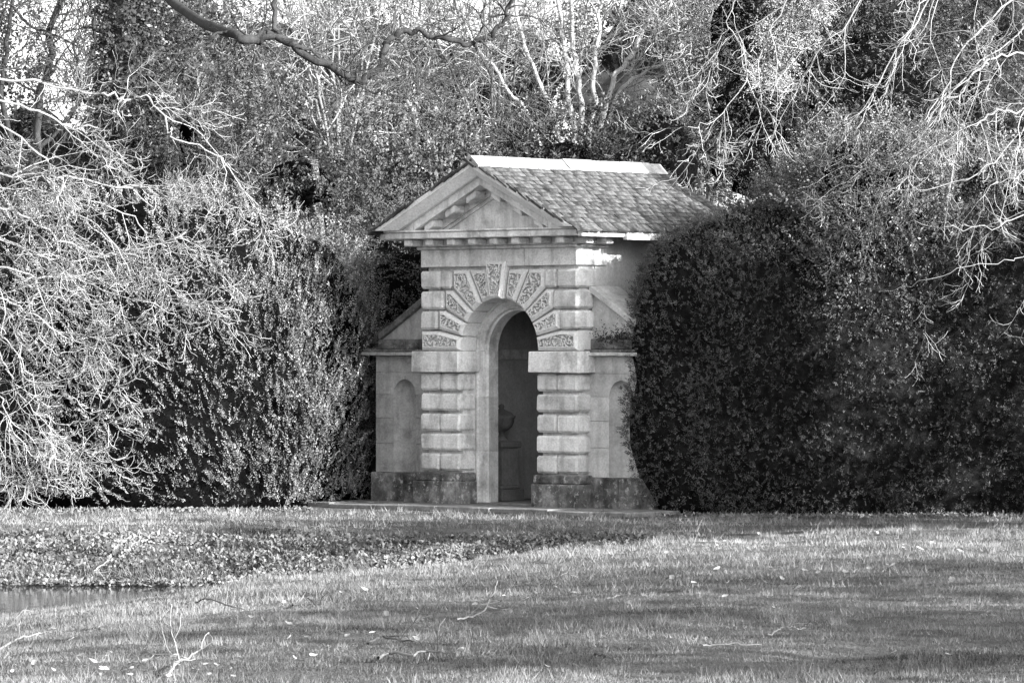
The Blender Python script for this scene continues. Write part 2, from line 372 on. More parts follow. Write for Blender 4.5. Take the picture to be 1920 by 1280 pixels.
# voussoirs with worm-cut (vermiculated) faces
def voussoir(name, poly, vf, vb=.345, ch=.04, verm=True, seed=0):
    bm = bmesh.new()
    o = inset(poly, .011); n = len(o); i1 = inset(poly, .011 + ch)
    A = [bm.verts.new((p[0], vb, p[1])) for p in o]
    B = [bm.verts.new((p[0], vf + ch, p[1])) for p in o]
    C = [bm.verts.new((p[0], vf, p[1])) for p in i1]
    bm.faces.new(A[::-1])
    for i in range(n):
        j = (i + 1) % n
        bm.faces.new((A[i], A[j], B[j], B[i])); bm.faces.new((B[i], B[j], C[j], C[i]))
    if not verm:
        bm.faces.new(C)
    else:
        dep = .06
        i2 = inset(i1, .010)
        E = [bm.verts.new((p[0], vf, p[1])) for p in i2]
        G = [bm.verts.new((p[0], vf + dep, p[1])) for p in i2]
        for i in range(n):
            j = (i + 1) % n
            bm.faces.new((C[i], C[j], E[j], E[i])); bm.faces.new((E[i], E[j], G[j], G[i]))
        bm.faces.new(G)
        cs = .0082
        us = [p[0] for p in i2]; zs = [p[1] for p in i2]
        gu = np.arange(min(us), max(us), cs); gzz = np.arange(min(zs), max(zs), cs)
        GU, GW = np.meshgrid(gu, gzz, indexing='ij')
        ins = inpoly(i2, GU + cs / 2, GW + cs / 2)
        rr = random.Random(900 + seed); pit = np.zeros(GU.shape, bool)
        sp = .043; cu, cz = GU + cs / 2, GW + cs / 2; row = 0; zz = min(zs)
        while zz < max(zs) + sp:
            uu = min(us) + (row % 2) * sp * .5
            while uu < max(us) + sp:
                pu, pz = uu + rr.uniform(-.011, .011), zz + rr.uniform(-.011, .011)
                a_ = rr.uniform(0, math.pi); hl = rr.uniform(.005, .020); rd = rr.uniform(.0095, .0145)
                for _k in range(rr.choice((1, 1, 2))):
                    du, dz = math.cos(a_), math.sin(a_)
                    tt = np.clip((cu - pu) * du + (cz - pz) * dz, -hl, hl)
                    pit |= ((cu - pu - tt * du) ** 2 + (cz - pz - tt * dz) ** 2) < rd ** 2
                    pu += du * hl; pz += dz * hl; a_ += rr.uniform(.8, 2.2); hl *= .8
                uu += sp
            zz += sp * .82; row += 1
        up = ins & ~pit
        vd = {}
        def vert(a, b, lvl):
            k = (a, b, lvl)
            if k not in vd: vd[k] = bm.verts.new((gu[0] + a * cs, vf + .002 if lvl else vf + dep, gzz[0] + b * cs))
            return vd[k]
        na, nb = up.shape
        for a in range(na):
            for b in range(nb):
                if not up[a, b]: continue
                bm.faces.new((vert(a, b, 1), vert(a + 1, b, 1), vert(a + 1, b + 1, 1), vert(a, b + 1, 1)))
                for (da, db, p, q) in ((-1, 0, (a, b), (a, b + 1)), (1, 0, (a + 1, b), (a + 1, b + 1)), (0, -1, (a, b), (a + 1, b)), (0, 1, (a, b + 1), (a + 1, b + 1))):
                    x, y = a + da, b + db
                    if not (0 <= x < na and 0 <= y < nb) or not up[x, y]:
                        bm.faces.new((vert(*p, 1), vert(*q, 1), vert(*q, 0), vert(*p, 0)))
    return bmobj(name, bm, SF if verm else ST, PAV)

ang = [9.4, 25.5, 41.6, 57.7, 73.9, 90.0]
rows = [2.10, 2.385, 2.665, 2.945, 3.225]
for s in (-1, 1):
    def P_(lst): return [(s * a, b) for a, b in lst]
    def ar(a0, a1): return [(RA * math.sin(R(a)), ZI + RA * math.cos(R(a))) for a in np.linspace(a0, a1, 5)]
    top = rows[4]
    tk = lambda a: (top - ZI) * math.tan(R(a))
    vs = [
        ar(ang[1], ang[0]) + [(tk(ang[0]) - .005, top), (tk(ang[1]) + .03, top)],
        ar(ang[2], ang[1]) + [(tk(ang[1]) + .03, top), (.87, top), (.87, 2.965)],
        ar(ang[3], ang[2]) + [(.87, 2.945), (1.02, 2.945), (1.02, 2.685)],
        ar(ang[4], ang[3]) + [(1.02, 2.665), (1.14, 2.665), (1.14, 2.40)],
        ar(ang[5], ang[4]) + [(1.14, 2.385), (1.47, 2.385), (1.47, 2.104)],
    ]
    for k, pl in enumerate(vs):
        voussoir('voussoir', P_(pl), 0.0 if k < 4 else -.004, seed=k + (10 if s > 0 else 0), vb=.345)
    def bx(a, b, z0, z1, v1=.42):
        u0, u1 = (s * a, s * b) if s > 0 else (s * b, s * a)
        box('rusticated_block', u0, u1, 0, v1, z0 + .016, z1 - .016, ST, PAV, .030, .005)
    bx(.875, 1.085, rows[3], rows[4]); bx(1.09, 1.475, rows[3], rows[4])
    bx(1.025, 1.475, rows[2], rows[3]); bx(1.145, 1.475, rows[1], rows[2])
kb, kt = math.tan(R(9.4)) * .72, .205
voussoir('keystone', [(-.118, ZI + .705), (0, ZI + .725), (.118, ZI + .705), (kt, 3.34), (-kt, 3.34)], -.06, .3, ch=.03, seed=31)

# inner architrave: moulded profile (radius, v) run up the jambs and round the arch
prof = [(.80, .43), (.80, .352), (.712, .352), (.704, .375), (.625, .385), (.615, .365), (.595, .365), (.585, .41), (.56, .43), (.56, .62), (.80, .62)]
bm = bmesh.new(); ringv = []
for a in np.linspace(-90, 90, 41):
    ringv.append([bm.verts.new((r * math.sin(R(a)), v, ZI + r * math.cos(R(a)))) for r, v in prof])
for i in range(40):
    for k in range(len(prof)):
        q = (k + 1) % len(prof)
        bm.faces.new((ringv[i][k], ringv[i + 1][k], ringv[i + 1][q], ringv[i][q]))
bmobj('archivolt', bm, ST, PAV)
for s in (-1, 1):
    for z0, z1 in ((0.0, .72), (.724, 1.46), (1.464, ZI - .004)):
        bm = bmesh.new(); prism_pts = [(s * r, v) for r, v in prof]
        a = [bm.verts.new((u, v, z0)) for u, v in prism_pts]; b = [bm.verts.new((u, v, z1)) for u, v in prism_pts]
        n = len(a); bm.faces.new(a); bm.faces.new(b[::-1])
        for i in range(n): bm.faces.new((a[i], b[i], b[(i + 1) % n], a[(i + 1) % n]))
        bmobj('jamb_stone', bm, ST, PAV)
# room behind the arch
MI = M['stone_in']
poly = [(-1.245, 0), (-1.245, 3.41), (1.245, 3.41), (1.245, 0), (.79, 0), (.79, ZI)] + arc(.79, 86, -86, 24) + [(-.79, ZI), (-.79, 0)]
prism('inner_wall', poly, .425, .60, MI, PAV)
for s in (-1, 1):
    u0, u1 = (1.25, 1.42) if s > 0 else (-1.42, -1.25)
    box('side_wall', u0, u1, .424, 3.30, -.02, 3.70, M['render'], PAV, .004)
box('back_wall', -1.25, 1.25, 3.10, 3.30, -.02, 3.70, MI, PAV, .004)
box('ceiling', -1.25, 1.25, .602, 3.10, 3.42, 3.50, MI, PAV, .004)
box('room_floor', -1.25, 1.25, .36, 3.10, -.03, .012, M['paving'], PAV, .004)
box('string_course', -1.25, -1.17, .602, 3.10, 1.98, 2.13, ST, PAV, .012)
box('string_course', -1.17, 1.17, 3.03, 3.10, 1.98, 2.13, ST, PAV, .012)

# entablature
for u0, u1 in ((-1.46, -.52), (-.517, .50), (.503, 1.46)):
    box('frieze_block', u0, u1, .005, .62, 3.262, 3.50, ST, PAV, .007)
for s in (-1, 1):
    u0, u1 = (1.42, 1.455) if s > 0 else (-1.455, -1.42)
    box('bed_mould', -1.50 if s < 0 else 0.002, -.002 if s < 0 else 1.50, -.045, .62, 3.502, 3.545, ST, PAV, .012)
box('bed_mould', -1.53, 1.53, -.075, .62, 3.547, 3.645, ST, PAV, .006)
for u in (-1.42, -1.01, -.605, -.2, .2, .605, 1.01, 1.42):
    box('modillion', u - .075, u + .075, -.30, -.074, 3.552, 3.642, ST, PAV, .014)
for s in (-1, 1):
    for v in (.0, .40):
        u0, u1 = (1.531, 1.72) if s > 0 else (-1.72, -1.531)
        box('modillion', u0, u1, v - .075, v + .075, 3.552, 3.642, ST, PAV, .014)
for u0, u1 in ((-1.80, -.93), (-.927, .02), (.023, .95), (.953, 1.80)):
    box('cornice_block', u0, u1, -.37, .50 if abs(u0) > 1.0 or abs(u1) > 1.0 else .2, 3.647, 3.735, ST, PAV, .010)
    box('cornice_fillet', u0, u1, -.395, .50 if abs(u0) > 1.0 or abs(u1) > 1.0 else .2, 3.737, 3.765, ST, PAV, .006)
# pediment
ZA, ZE, SL = 4.65, 3.766, 0.479
prism('tympanum', [(-1.62, 3.767), (1.62, 3.767), (0, 4.43)], .0, .30, ST, PAV)
def rake_poly(s, t0, t1, ua=0.0, ub=None):
    f = lambda u, t: ZA - t - SL * u
    e0 = (ZA - t0 - ZE) / SL; e1 = (ZA - t1 - ZE) / SL
    if ub is not None: e0 = min(e0, ub); e1 = min(e1, ub)
    z = lambda e, t: max(ZE, f(e, t))
    return [(s * ua, f(ua, t0)), (s * ua, f(ua, t1)), (s * e1, z(e1, t1)), (s * e0, z(e0, t0))]
def rake(name, s, t0, t1, vt, vb_, vback, ua=0.0, ub=None, mat=None):
    p = rake_poly(s, t0, t1, ua, ub); bm = bmesh.new()
    vf = [vt, vb_, vb_, vt]
    a = [bm.verts.new((p[i][0], vf[i], p[i][1])) for i in range(4)]
    b = [bm.verts.new((p[i][0], vback, p[i][1])) for i in range(4)]
    bm.faces.new(a); bm.faces.new(b[::-1])
    for i in range(4): bm.faces.new((a[i], b[i], b[(i + 1) % 4], a[(i + 1) % 4]))
    bmobj(name, bm, mat or ST, PAV)
for s in (-1, 1):
    for ua, ub in ((.0015, .62), (.623, 1.26), (1.263, None)):
        rake('raking_cyma', s, -.012, .05, -.54, -.53, .2, ua, ub, M['stone_rake'])
        rake('raking_cyma', s, .052, .165, -.52, -.41, .2, ua, ub, M['stone_rake'])
        rake('raking_corona', s, .167, .285, -.345, -.345, .2, ua, ub)
    rake('raking_bed_mould', s, .287, .395, -.07, -.07, .2, .0015)
    rake('raking_bed_mould', s, .397, .445, -.035, -.035, .2, .0015)
    for u in (.23, .63, 1.03):
        bm = bmesh.new()
        zt = ZA - .288 - SL * u
        p = [(-.085, .085 * SL), (.085, -.085 * SL), (.085, -.085 * SL - .095), (-.085, .085 * SL - .095)]
        prism_bm(bm, [(s * (u + a), zt + b) for a, b in p], -.29, -.071)
        bmesh.ops.bevel(bm, geom=bm.edges[:], offset=.012, segments=1, affect='EDGES')
        bmobj('modillion', bm, ST, PAV)
    # side eaves: short cornice return, then a plain painted board
    a, b = (1.803, 1.90) if s > 0 else (-1.90, -1.803)
    box('cornice_return', a, b, -.36, .50, 3.635, 3.728, ST, PAV, .012)
    a, b = (1.85, 1.93) if s > 0 else (-1.93, -1.85)
    box('eaves_board', a, b, .505, 3.32, 3.60, 3.70, M['paint'], PAV, .006)
    a, b = (1.40, 1.847) if s > 0 else (-1.847, -1.40)
    box('soffit', a, b, .505, 3.40, 3.655, 3.675, M['paint'], PAV, .003)

# roof: deck, slates one by one on the slope in view, ridge stones
ROOF = empty('roof', (0, 0, 0), 0, PAV)
VB = 3.34
for s in (-1, 1):
    prism('roof_deck', [(0.001 * s, ZA + .0), (s * 1.93, ZA - SL * 1.93 + .0), (s * 1.93, ZA - SL * 1.93 - .03 + .0), (0.001 * s, ZA - .04)], .21, VB, M['paint'], ROOF)
th = math.atan(SL); slen = 1.97 / math.cos(th)
def slate_mesh(wd, hg):
    bm = bmesh.new(); bbox(bm, -wd / 2, wd / 2, -hg, 0, 0, .028, .003, .006)
    bmesh.ops.recalc_face_normals(bm, faces=bm.faces[:])
    me = bpy.data.meshes.new('slate'); bm.to_mesh(me); bm.free(); me.materials.append(M['slate']); return me
NROW = 16; expo = slen / NROW
var = [(wd, slate_mesh(wd - .006, expo * 1.55)) for wd in (.15, .19, .24, .31)]
def place_slates(s, sink=None):
    cnt = 0
    for r in range(NROW):
        v = -.525 - rnd.uniform(0, .08)
        while v < VB - .05:
            wd, me = rnd.choice(var)
            if v + wd > VB + .05: break
            dist = (r + 1) * expo                      # lower edge distance from ridge
            u = (dist - expo * 1.55 / 2) * math.cos(th)
            c = v + wd / 2
            # local: x along the ridge (v), y up the slope, z outwards
            X = Vector((0, 1, 0)) * (1 if s > 0 else -1)
            Yv = Vector((-s * math.cos(th), 0, math.sin(th)))
            Z = X.cross(Yv)
            tilt = rnd.uniform(-.008, .008); yaw = rnd.uniform(-.035, .035)
            m = Matrix((X, Yv, Z)).transposed().to_4x4()
            tl = .10
            loc = Vector((s * (dist - expo * 1.55) * math.cos(th), c, ZA + .012 - (dist - expo * 1.55) * math.sin(th)))
            m = Matrix.Translation(loc + Z * rnd.uniform(0, .005)) @ m @ Matrix.Rotation(yaw, 4, 'Z') @ Matrix.Rotation(tl + tilt, 4, 'X')
            if sink is None:
                o = bpy.data.objects.new('slate', me); COL.objects.link(o); o.parent = ROOF; o.matrix_local = m; cnt += 1
            else:
                bmv = [sink.verts.new(m @ vv.co) for vv in me.vertices]
                for f in me.polygons: sink.faces.new([bmv[i] for i in f.vertices])
            v += wd
    return cnt
place_slates(1)
bm = bmesh.new(); place_slates(-1, bm)
tag(bmobj('slates', bm, M['slate'], ROOF), kind='stuff')
v = -.56
while v < VB - .02:
    ln = min(rnd.uniform(.55, .66), VB + .03 - v)
    bm = bmesh.new()
    p = [(0, ZA + .115), (.03, ZA + .11), (.05, ZA + .085), (.175, ZA - .028), (.165, ZA - .055), (0, ZA + .025), (-.165, ZA - .055), (-.175, ZA - .028), (-.05, ZA + .085), (-.03, ZA + .11)]
    j = rnd.uniform(-.009, .009)
    prism_bm(bm, [(a, b + j) for a, b in p], v + .007, v + ln - .007)
    bmobj('ridge_stone', bm, M['ridge'], ROOF)
    v += ln

# wing walls with round-headed niches
def wing(s):
    W = empty('wing_wall', (0, 0, 0), 0, PAV)
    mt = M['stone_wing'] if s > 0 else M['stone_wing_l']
    vf, vbk = .27, .80
    c, rn = 2.03, .215
    def bl(poly, name='ashlar_block'):
        q = [(s * a, b) for a, b in inset(poly, .0022)]
        prism(name, q, vf + rnd.uniform(-.0015, .0015), vf + .10, mt, W, .002)
    zc = [.40, .80, 1.16, 1.49]
    for i in range(3):
        j = (0, .12, -.05)[i]
        bl([(1.40, zc[i]), (c - rn, zc[i]), (c - rn, zc[i + 1]), (1.40, zc[i + 1])])
        bl([(c + rn, zc[i]), (2.60, zc[i]), (2.60, zc[i + 1]), (c + rn, zc[i + 1])])
    arcL = [(c - rn * math.cos(R(a)), 1.49 + rn * math.sin(R(a))) for a in np.linspace(0, 90, 9)]
    bl([(1.40, 1.49)] + arcL + [(c, 1.80), (1.40, 1.80)])
    arcR = [(c + rn * math.cos(R(a)), 1.49 + rn * math.sin(R(a))) for a in np.linspace(90, 0, 9)]
    bl([(c, 1.80), (c, 1.49 + rn)] + arcR[1:] + [(2.60, 1.49), (2.60, 1.80)])
    bl([(1.40, 1.80), (1.88, 1.80), (1.88, 2.035), (1.40, 2.035)]); bl([(1.88, 1.80), (2.60, 1.80), (2.60, 2.035), (1.88, 2.035)])
    # niche shell
    bm = bmesh.new(); dp = .17; na = 14
    def col(z):
        return [bm.verts.new((s * (c - (rn + .003) * math.cos(a)), vf + .004 + dp * math.sin(a), z)) for a in np.linspace(0, math.pi, na)]
    cols = [col(z) for z in (.40, .8, 1.16, 1.49)]
    for k in range(1, 7):
        e = k / 6 * math.pi / 2
        cols.append([bm.verts.new((s * (c - (rn + .003) * math.cos(a) * math.cos(e)), vf + .004 + dp * math.sin(a) * math.cos(e), 1.49 + (rn + .003) * math.sin(e))) for a in np.linspace(0, math.pi, na)])
    for i in range(len(cols) - 1):
        for k in range(na - 1): bm.faces.new((cols[i][k], cols[i][k + 1], cols[i + 1][k + 1], cols[i + 1][k]))
    bmesh.ops.remove_doubles(bm, verts=bm.verts[:], dist=.0005)
    bmobj('niche', bm, mt, W, True)
    def bx(name, a, b, v0, v1, z0, z1, m, bev=.01):
        u0, u1 = (s * a, s * b) if s > 0 else (s * b, s * a)
        return box(name, u0, u1, v0, v1, z0, z1, m, W, bev, .003)
    bx('wall_core', 1.44, 2.585, .46, vbk, 0, 2.03, mt)
    bx('end_block', 2.50, 2.598, vf + .102, vbk, .40, 2.03, mt, .003)
    bx('plinth_block', 1.45, 2.02, .205, vbk + .03, -.02, .398, M['stone_plinth'], .016)
    bx('plinth_block', 2.024, 2.65, .21, vbk + .03, -.02, .398, M['stone_plinth'], .016)
    bx('coping', 1.44, 2.08, .13, vbk + .1, 2.038, 2.085, mt, .006); bx('coping', 2.084, 2.77, .13, vbk + .1, 2.038, 2.085, mt, .006)
    bx('coping', 1.44, 2.74, .16, vbk + .1, 2.087, 2.125, M['stone_cap'], .006)
    bx('parapet_block', 1.44, 2.05, .29, vbk, 2.127, 2.265, M['stone_cap'], .014); bx('parapet_block', 2.054, 2.58, .29, vbk, 2.127, 2.265, M['stone_cap'], .014)
    prism('raking_wall', [(s * 1.44, 2.267), (s * 2.53, 2.267), (s * 1.44, 2.90)], .34, vbk - .02, mt, W)
    k = .585
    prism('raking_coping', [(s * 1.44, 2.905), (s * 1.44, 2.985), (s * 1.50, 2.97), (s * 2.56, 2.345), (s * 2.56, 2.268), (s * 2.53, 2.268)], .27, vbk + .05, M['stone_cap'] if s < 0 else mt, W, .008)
wing(-1); wing(1)

# urn on its pedestal, standing in the room; local pavilion coordinates turned to world
def pav_pt(u, v, z):
    a = R(-43); return (-0.204 + u * math.cos(a) - v * math.sin(a), u * math.sin(a) + v * math.cos(a), z)
def lathe(name, prof, mat, parent, n=28):
    bm = bmesh.new(); rings = []
    for r, z in prof: rings.append([bm.verts.new((max(r, .001) * math.cos(2 * math.pi * k / n), max(r, .001) * math.sin(2 * math.pi * k / n), z)) for k in range(n)])
    for i in range(len(rings) - 1):
        for k in range(n): bm.faces.new((rings[i][k], rings[i][(k + 1) % n], rings[i + 1][(k + 1) % n], rings[i + 1][k]))
    return bmobj(name, bm, mat, parent, True)
p0 = pav_pt(-.93, 1.08, .012)
PED = tag(empty('pedestal', p0, R(-43)), 'square stone pedestal in the dark room behind the arch', 'pedestal')
box('base', -.23, .23, -.23, .23, 0, .16, M['stone_urn'], PED, .01); box('base_moulding', -.20, .20, -.20, .20, .161, .21, M['stone_urn'], PED, .016)
box('shaft', -.165, .165, -.165, .165, .211, .74, M['stone_urn'], PED, .006); box('cap', -.205, .205, -.205, .205, .741, .83, M['stone_urn'], PED, .014)
URN = tag(empty('stone_urn', (p0[0], p0[1], p0[2] + .831), 0), 'lidded stone urn standing on the pedestal inside the arch', 'urn')
box('foot', -.09, .09, -.09, .09, 0, .03, M['stone_urn'], URN, .005)
lathe('stem', [(.085, .031), (.08, .05), (.04, .075), (.035, .11), (.055, .135)], M['stone_urn'], URN)
lathe('bowl', [(.05, .136), (.10, .155), (.15, .20), (.175, .26), (.18, .31), (.20, .335), (.20, .355), (.17, .36)], M['stone_urn'], URN)
lathe('lid', [(.172, .361), (.15, .39), (.09, .42), (.05, .44), (.03, .455), (.045, .48), (.03, .51), (.0, .52)], M['stone_urn'], URN)

# paving in front
PVG = empty('paving', (-0.204, 0, 0), R(-43))
tag(PVG, 'low stone paving slabs laid in front of the pavilion', 'paving', kind='structure')
u = -3.35
edges = []
while u < 3.1:
    wd = rnd.uniform(.75, 1.15); edges.append((u, min(u + wd, 3.15))); u += wd
for (a, b) in edges:
    box('paving_slab', a + .006, b - .006, -.88 + rnd.uniform(-.03, .03), -.30, -.075, rnd.uniform(-.012, .004), M['paving'], PVG, .012, .006)
u = -3.1
while u < 3.0:
    wd = rnd.uniform(.7, 1.1)
    box('paving_slab', u + .006, u + wd - .006, -.294, .60, -.075, rnd.uniform(-.014, .0), M['paving'], PVG, .012, .005); u += wd

# ------------------------------------------------------------------ foliage machinery
def perp(A, rng):
    r = norm(rng.normal(size=A.shape)); b = norm(np.cross(A, r)); return b, np.cross(A, b)

def leaf_quads(B, Ld, Wd, ln, wd, fold=None):
    """diamond leaves: base B, direction Ld, width direction Wd"""
    n = len(B); ln = np.broadcast_to(np.asarray(ln, float).reshape(-1, 1), (n, 1)); wd = np.broadcast_to(np.asarray(wd, float).reshape(-1, 1), (n, 1))
    V = np.empty((n, 4, 3)); V[:, 0] = B; V[:, 2] = B + Ld * ln
    mid = B + Ld * ln * .48
    V[:, 1] = mid + Wd * wd * .5; V[:, 3] = mid - Wd * wd * .5
    return V

def sprays(rng, P, A, L, nl, ll, lw, ang=.9, flat=.55):
    """leafy shoots from P along A; returns leaf quads (m,4,3) and tones"""
    N = len(P); A = norm(A); s1, s2 = perp(A, rng)
    Ls = L * rng.uniform(.6, 1.3, (N, 1))
    VV, TT = [], []
    tone0 = rng.uniform(0, 1, N)
    bend = norm(rng.normal(size=(N, 3))) * .18
    for k in range(nl):
        t = (k + .5) / nl
        B = P + A * Ls * t + bend * Ls * t * t
        sd = 1 if k % 2 else -1
        side = s1 * sd * (1 - .3 * flat) + s2 * rng.normal(0, 1 - flat, (N, 1))
        Ld = norm(A * (1.0 - .35 * ang) + side * ang + rng.normal(0, .18, (N, 3)))
        if k == nl - 1: Ld = norm(A + rng.normal(0, .15, (N, 3)))
        Wd = norm(np.cross(Ld, s2 + rng.normal(0, .45, (N, 3))))
        sc = (1.05 - .45 * t) * rng.uniform(.75, 1.25, N)
        VV.append(leaf_quads(B, Ld, Wd, ll * sc, lw * sc))
        TT.append(np.clip(.6 * tone0 + .4 * rng.uniform(0, 1, N), 0, 1))
    return np.concatenate(VV), np.concatenate(TT)

def leaf_mesh(name, V, T):
    n = len(V)
    return npmesh(name, V.reshape(-1, 3), np.arange(n * 4).reshape(n, 4), np.repeat(T, 4))

class Blob:
    """rounded body: superellipsoid with lumps"""
    def __init__(s, c, r, e=2.6, amp=.12, fr=1.2, seed=1, topf=None, ez=None):
        s.ez = ez or e
        s.c = np.array(c, float); s.r = np.array(r, float); s.e = e; s.amp = amp; s.fr = fr; s.seed = seed; s.topf = topf
    def surf(s, Dv, shrink=0.0):
        Dv = norm(Dv)
        A = np.abs(Dv / s.r); h = np.maximum(A[:, 0] ** s.e + A[:, 1] ** s.e, 1e-12); k = s.ez / s.e
        q = (h ** k + A[:, 2] ** s.ez) ** (-1 / s.ez)
        P = Dv * q[:, None]; A = A * q[:, None]; h = np.maximum(A[:, 0] ** s.e + A[:, 1] ** s.e, 1e-12)
        G = np.stack([h ** (k - 1) * A[:, 0] ** (s.e - 1), h ** (k - 1) * A[:, 1] ** (s.e - 1), A[:, 2] ** (s.ez - 1)], 1)
        Nn = norm(np.sign(P) * G / s.r)
        W = P + s.c
        dsp = (vnoise(W * s.fr, s.seed) - .5) * 2 * s.amp + (vnoise(W * s.fr * 2.6, s.seed + 1) - .5) * s.amp
        W = W + Nn * (dsp[:, None] - shrink)
        if s.topf is not None:
            W = s.topf(W)
        return W, Nn
    def sample(s, rng, n, ylim=.45, zmin=-.2):
        """roughly even sampling of the surface, skipping the far side and the underside"""
        u = rng.uniform(-1, 1, (n * 3, 3)) * s.r
        # project box points on to faces for even area
        k = rng.choice(3, n * 3, p=(lambda a: a / a.sum())(np.array([s.r[1] * s.r[2], s.r[0] * s.r[2], s.r[0] * s.r[1]])))
        sg = rng.choice([-1, 1], n * 3); u[np.arange(n * 3), k] = sg * s.r[k]
        P, Nn = s.surf(u)
        keep = (Nn[:, 1] < ylim) & (P[:, 2] > zmin)
        P, Nn = P[keep][:n], Nn[keep][:n]
        return P, Nn
    def core(s, name, mat, parent, shrink, sub=4):  # solid dark body standing in for the shade inside the foliage
        bm = bmesh.new(); bmesh.ops.create_icosphere(bm, subdivisions=sub, radius=1)
        co = np.array([v.co[:] for v in bm.verts])
        W, _ = s.surf(co * s.r, shrink)
        W[:, 2] = np.maximum(W[:, 2], -.1)
        for v, p in zip(bm.verts, W): v.co = p
        return bmobj(name, bm, mat, parent, True)

def hedge_leaves(rng, blob, n, L, nl, ll, lw, lean=(0, 0, .4), depth=.15, ylim=.45, out=.8, rand=.5, ang=.9, clump=0.0, zmin=-.05, topkeep=1.0):
    P, Nn = blob.sample(rng, n, ylim, zmin)
    kp = (Nn[:, 2] < .5) | (rng.uniform(0, 1, len(P)) < topkeep); P, Nn = P[kp], Nn[kp]
    off = rng.uniform(-depth, .02, (len(P), 1))
    if clump:
        off = off + clump * (vnoise(P * 4.0, 77)[:, None] - .5)
    P = P + Nn * off
    A = Nn * out + np.array(lean) + rng.normal(0, rand, P.shape)
    return sprays(rng, P, A, L, nl, ll, lw, ang)

# ------------------------------------------------------------------ hedges
rng = np.random.default_rng(5)
def top_right(W):
    # ragged, rising crown of the right hedge
    return W
HR = tag(empty('yew_hedge', (4.6, -1.2, -.07)), 'tall dark clipped yew hedge standing right of the pavilion', 'hedge')
HRo = np.array([4.6, -1.2, -.07])
blobR = Blob((5.86, -.95, 1.7), (4.25, 1.6, 2.4), e=3.8, amp=.14, fr=.9, seed=3)
blobRt = Blob((6.0, -.05, 3.25), (3.1, 1.5, 1.55), e=2.4, amp=.28, fr=1.1, seed=8)
def shift(o, off):
    o.data.transform(Matrix.Translation(-Vector(off))); return o
shift(blobR.core('shade_core', M['core_hedge'], HR, .06, 5), HRo)
shift(blobRt.core('shade_core', M['core'], HR, .25), HRo)
V1, T1 = hedge_leaves(rng, blobR, 26000, .085, 7, .042, .014, lean=(0, -.1, .45), depth=.13, ylim=.1, clump=.10)
V2, T2 = hedge_leaves(rng, blobRt, 2800, .32, 14, .06, .024, lean=(-.25, -.1, .8), depth=.25, ylim=.3, zmin=2.6, rand=.4, clump=.3)
me = leaf_mesh('foliage', V1 - HRo, T1)
tag(link('foliage', me, M['yew'], HR), kind='stuff')
blobRs = Blob((4.75, -1.25, 3.55), (1.3, 1.3, 1.5), e=2.2, amp=.3, fr=1.6, seed=18)
shift(blobRs.core('shade_core', M['core'], HR, .32), HRo)
V3, T3 = hedge_leaves(rng, blobRs, 3200, .40, 16, .06, .024, lean=(-.45, -.2, .75), depth=.35, ylim=.4, zmin=2.4, rand=.35, clump=.5, out=.6)
V2 = np.concatenate([V2, V3]); T2 = np.concatenate([T2, T3])
me = leaf_mesh('top_shoots', V2 - HRo, T2)
tag(link('top_shoots', me, M['yew_top'], HR), 'ragged shoots along the hedge top, coloured as sunlit', kind='stuff')

HL = tag(empty('yew_hedge', (-4.6, .6, -.07)), 'overgrown sunlit yew hedge standing left of the pavilion', 'hedge')
HLo = np.array([-4.6, .6, -.07])
blobL = Blob((-4.95, 2.65, 1.55), (2.95, 3.1, 2.7), e=2.3, ez=3.2, amp=.26, fr=.9, seed=13)
blobL2 = Blob((-8.0, 2.5, 1.5), (3.3, 2.8, 2.6), e=2.6, ez=4, amp=.26, fr=.9, seed=14)
shift(blobL.core('shade_core', M['core'], HL, .26), HLo)
shift(blobL2.core('shade_core', M['core'], HL, .30), HLo)
V1, T1 = hedge_leaves(rng, blobL, 11500, .30, 16, .045, .016, lean=(-.40, -.15, .75), depth=.36, ylim=.25, rand=.26, out=.6, clump=.45, ang=.75, topkeep=.22)
V2, T2 = hedge_leaves(rng, blobL2, 3600, .32, 16, .048, .017, lean=(-.45, -.15, .75), depth=.36, ylim=.1, rand=.26, out=.6, clump=.5, ang=.75, topkeep=.22)
tag(link('foliage', leaf_mesh('foliage', V2 - HLo, T2), M['yew'], HL), kind='stuff')  # outer left part: shade under the twigs put into darker leaves
me = leaf_mesh('foliage', V1 - HLo, T1)
tag(link('foliage', me, M['yew_lit'], HL), kind='stuff')

# ------------------------------------------------------------------ evergreen trees and shrubs
def clump_crown(rng, c, r, nc, cr, nsp, L, nl, ll, lw, lean=(0, 0, .3), shell=.55, rand=.45, ylim=.6):
    """clumps of shoots spread through an ellipsoid"""
    Dv = norm(rng.normal(size=(nc, 3))); rad = rng.uniform(shell, 1, (nc, 1))
    C = np.array(c) + Dv * rad * np.array(r)
    crs = cr * rng.uniform(.6, 1.35, nc)
    q = norm(rng.normal(size=(nc * nsp, 3))); k = np.repeat(np.arange(nc), nsp)
    outw = norm(q + .6 * Dv[k])
    P = C[k] + outw * crs[k][:, None] * rng.uniform(.55, 1, (nc * nsp, 1)) * np.array([1, 1, .75])
    keep = (outw[:, 1] < ylim)
    P, outw = P[keep], outw[keep]
    A = outw + np.array(lean) + rng.normal(0, rand, P.shape)
    return sprays(rng, P, A, L, nl, ll, lw)

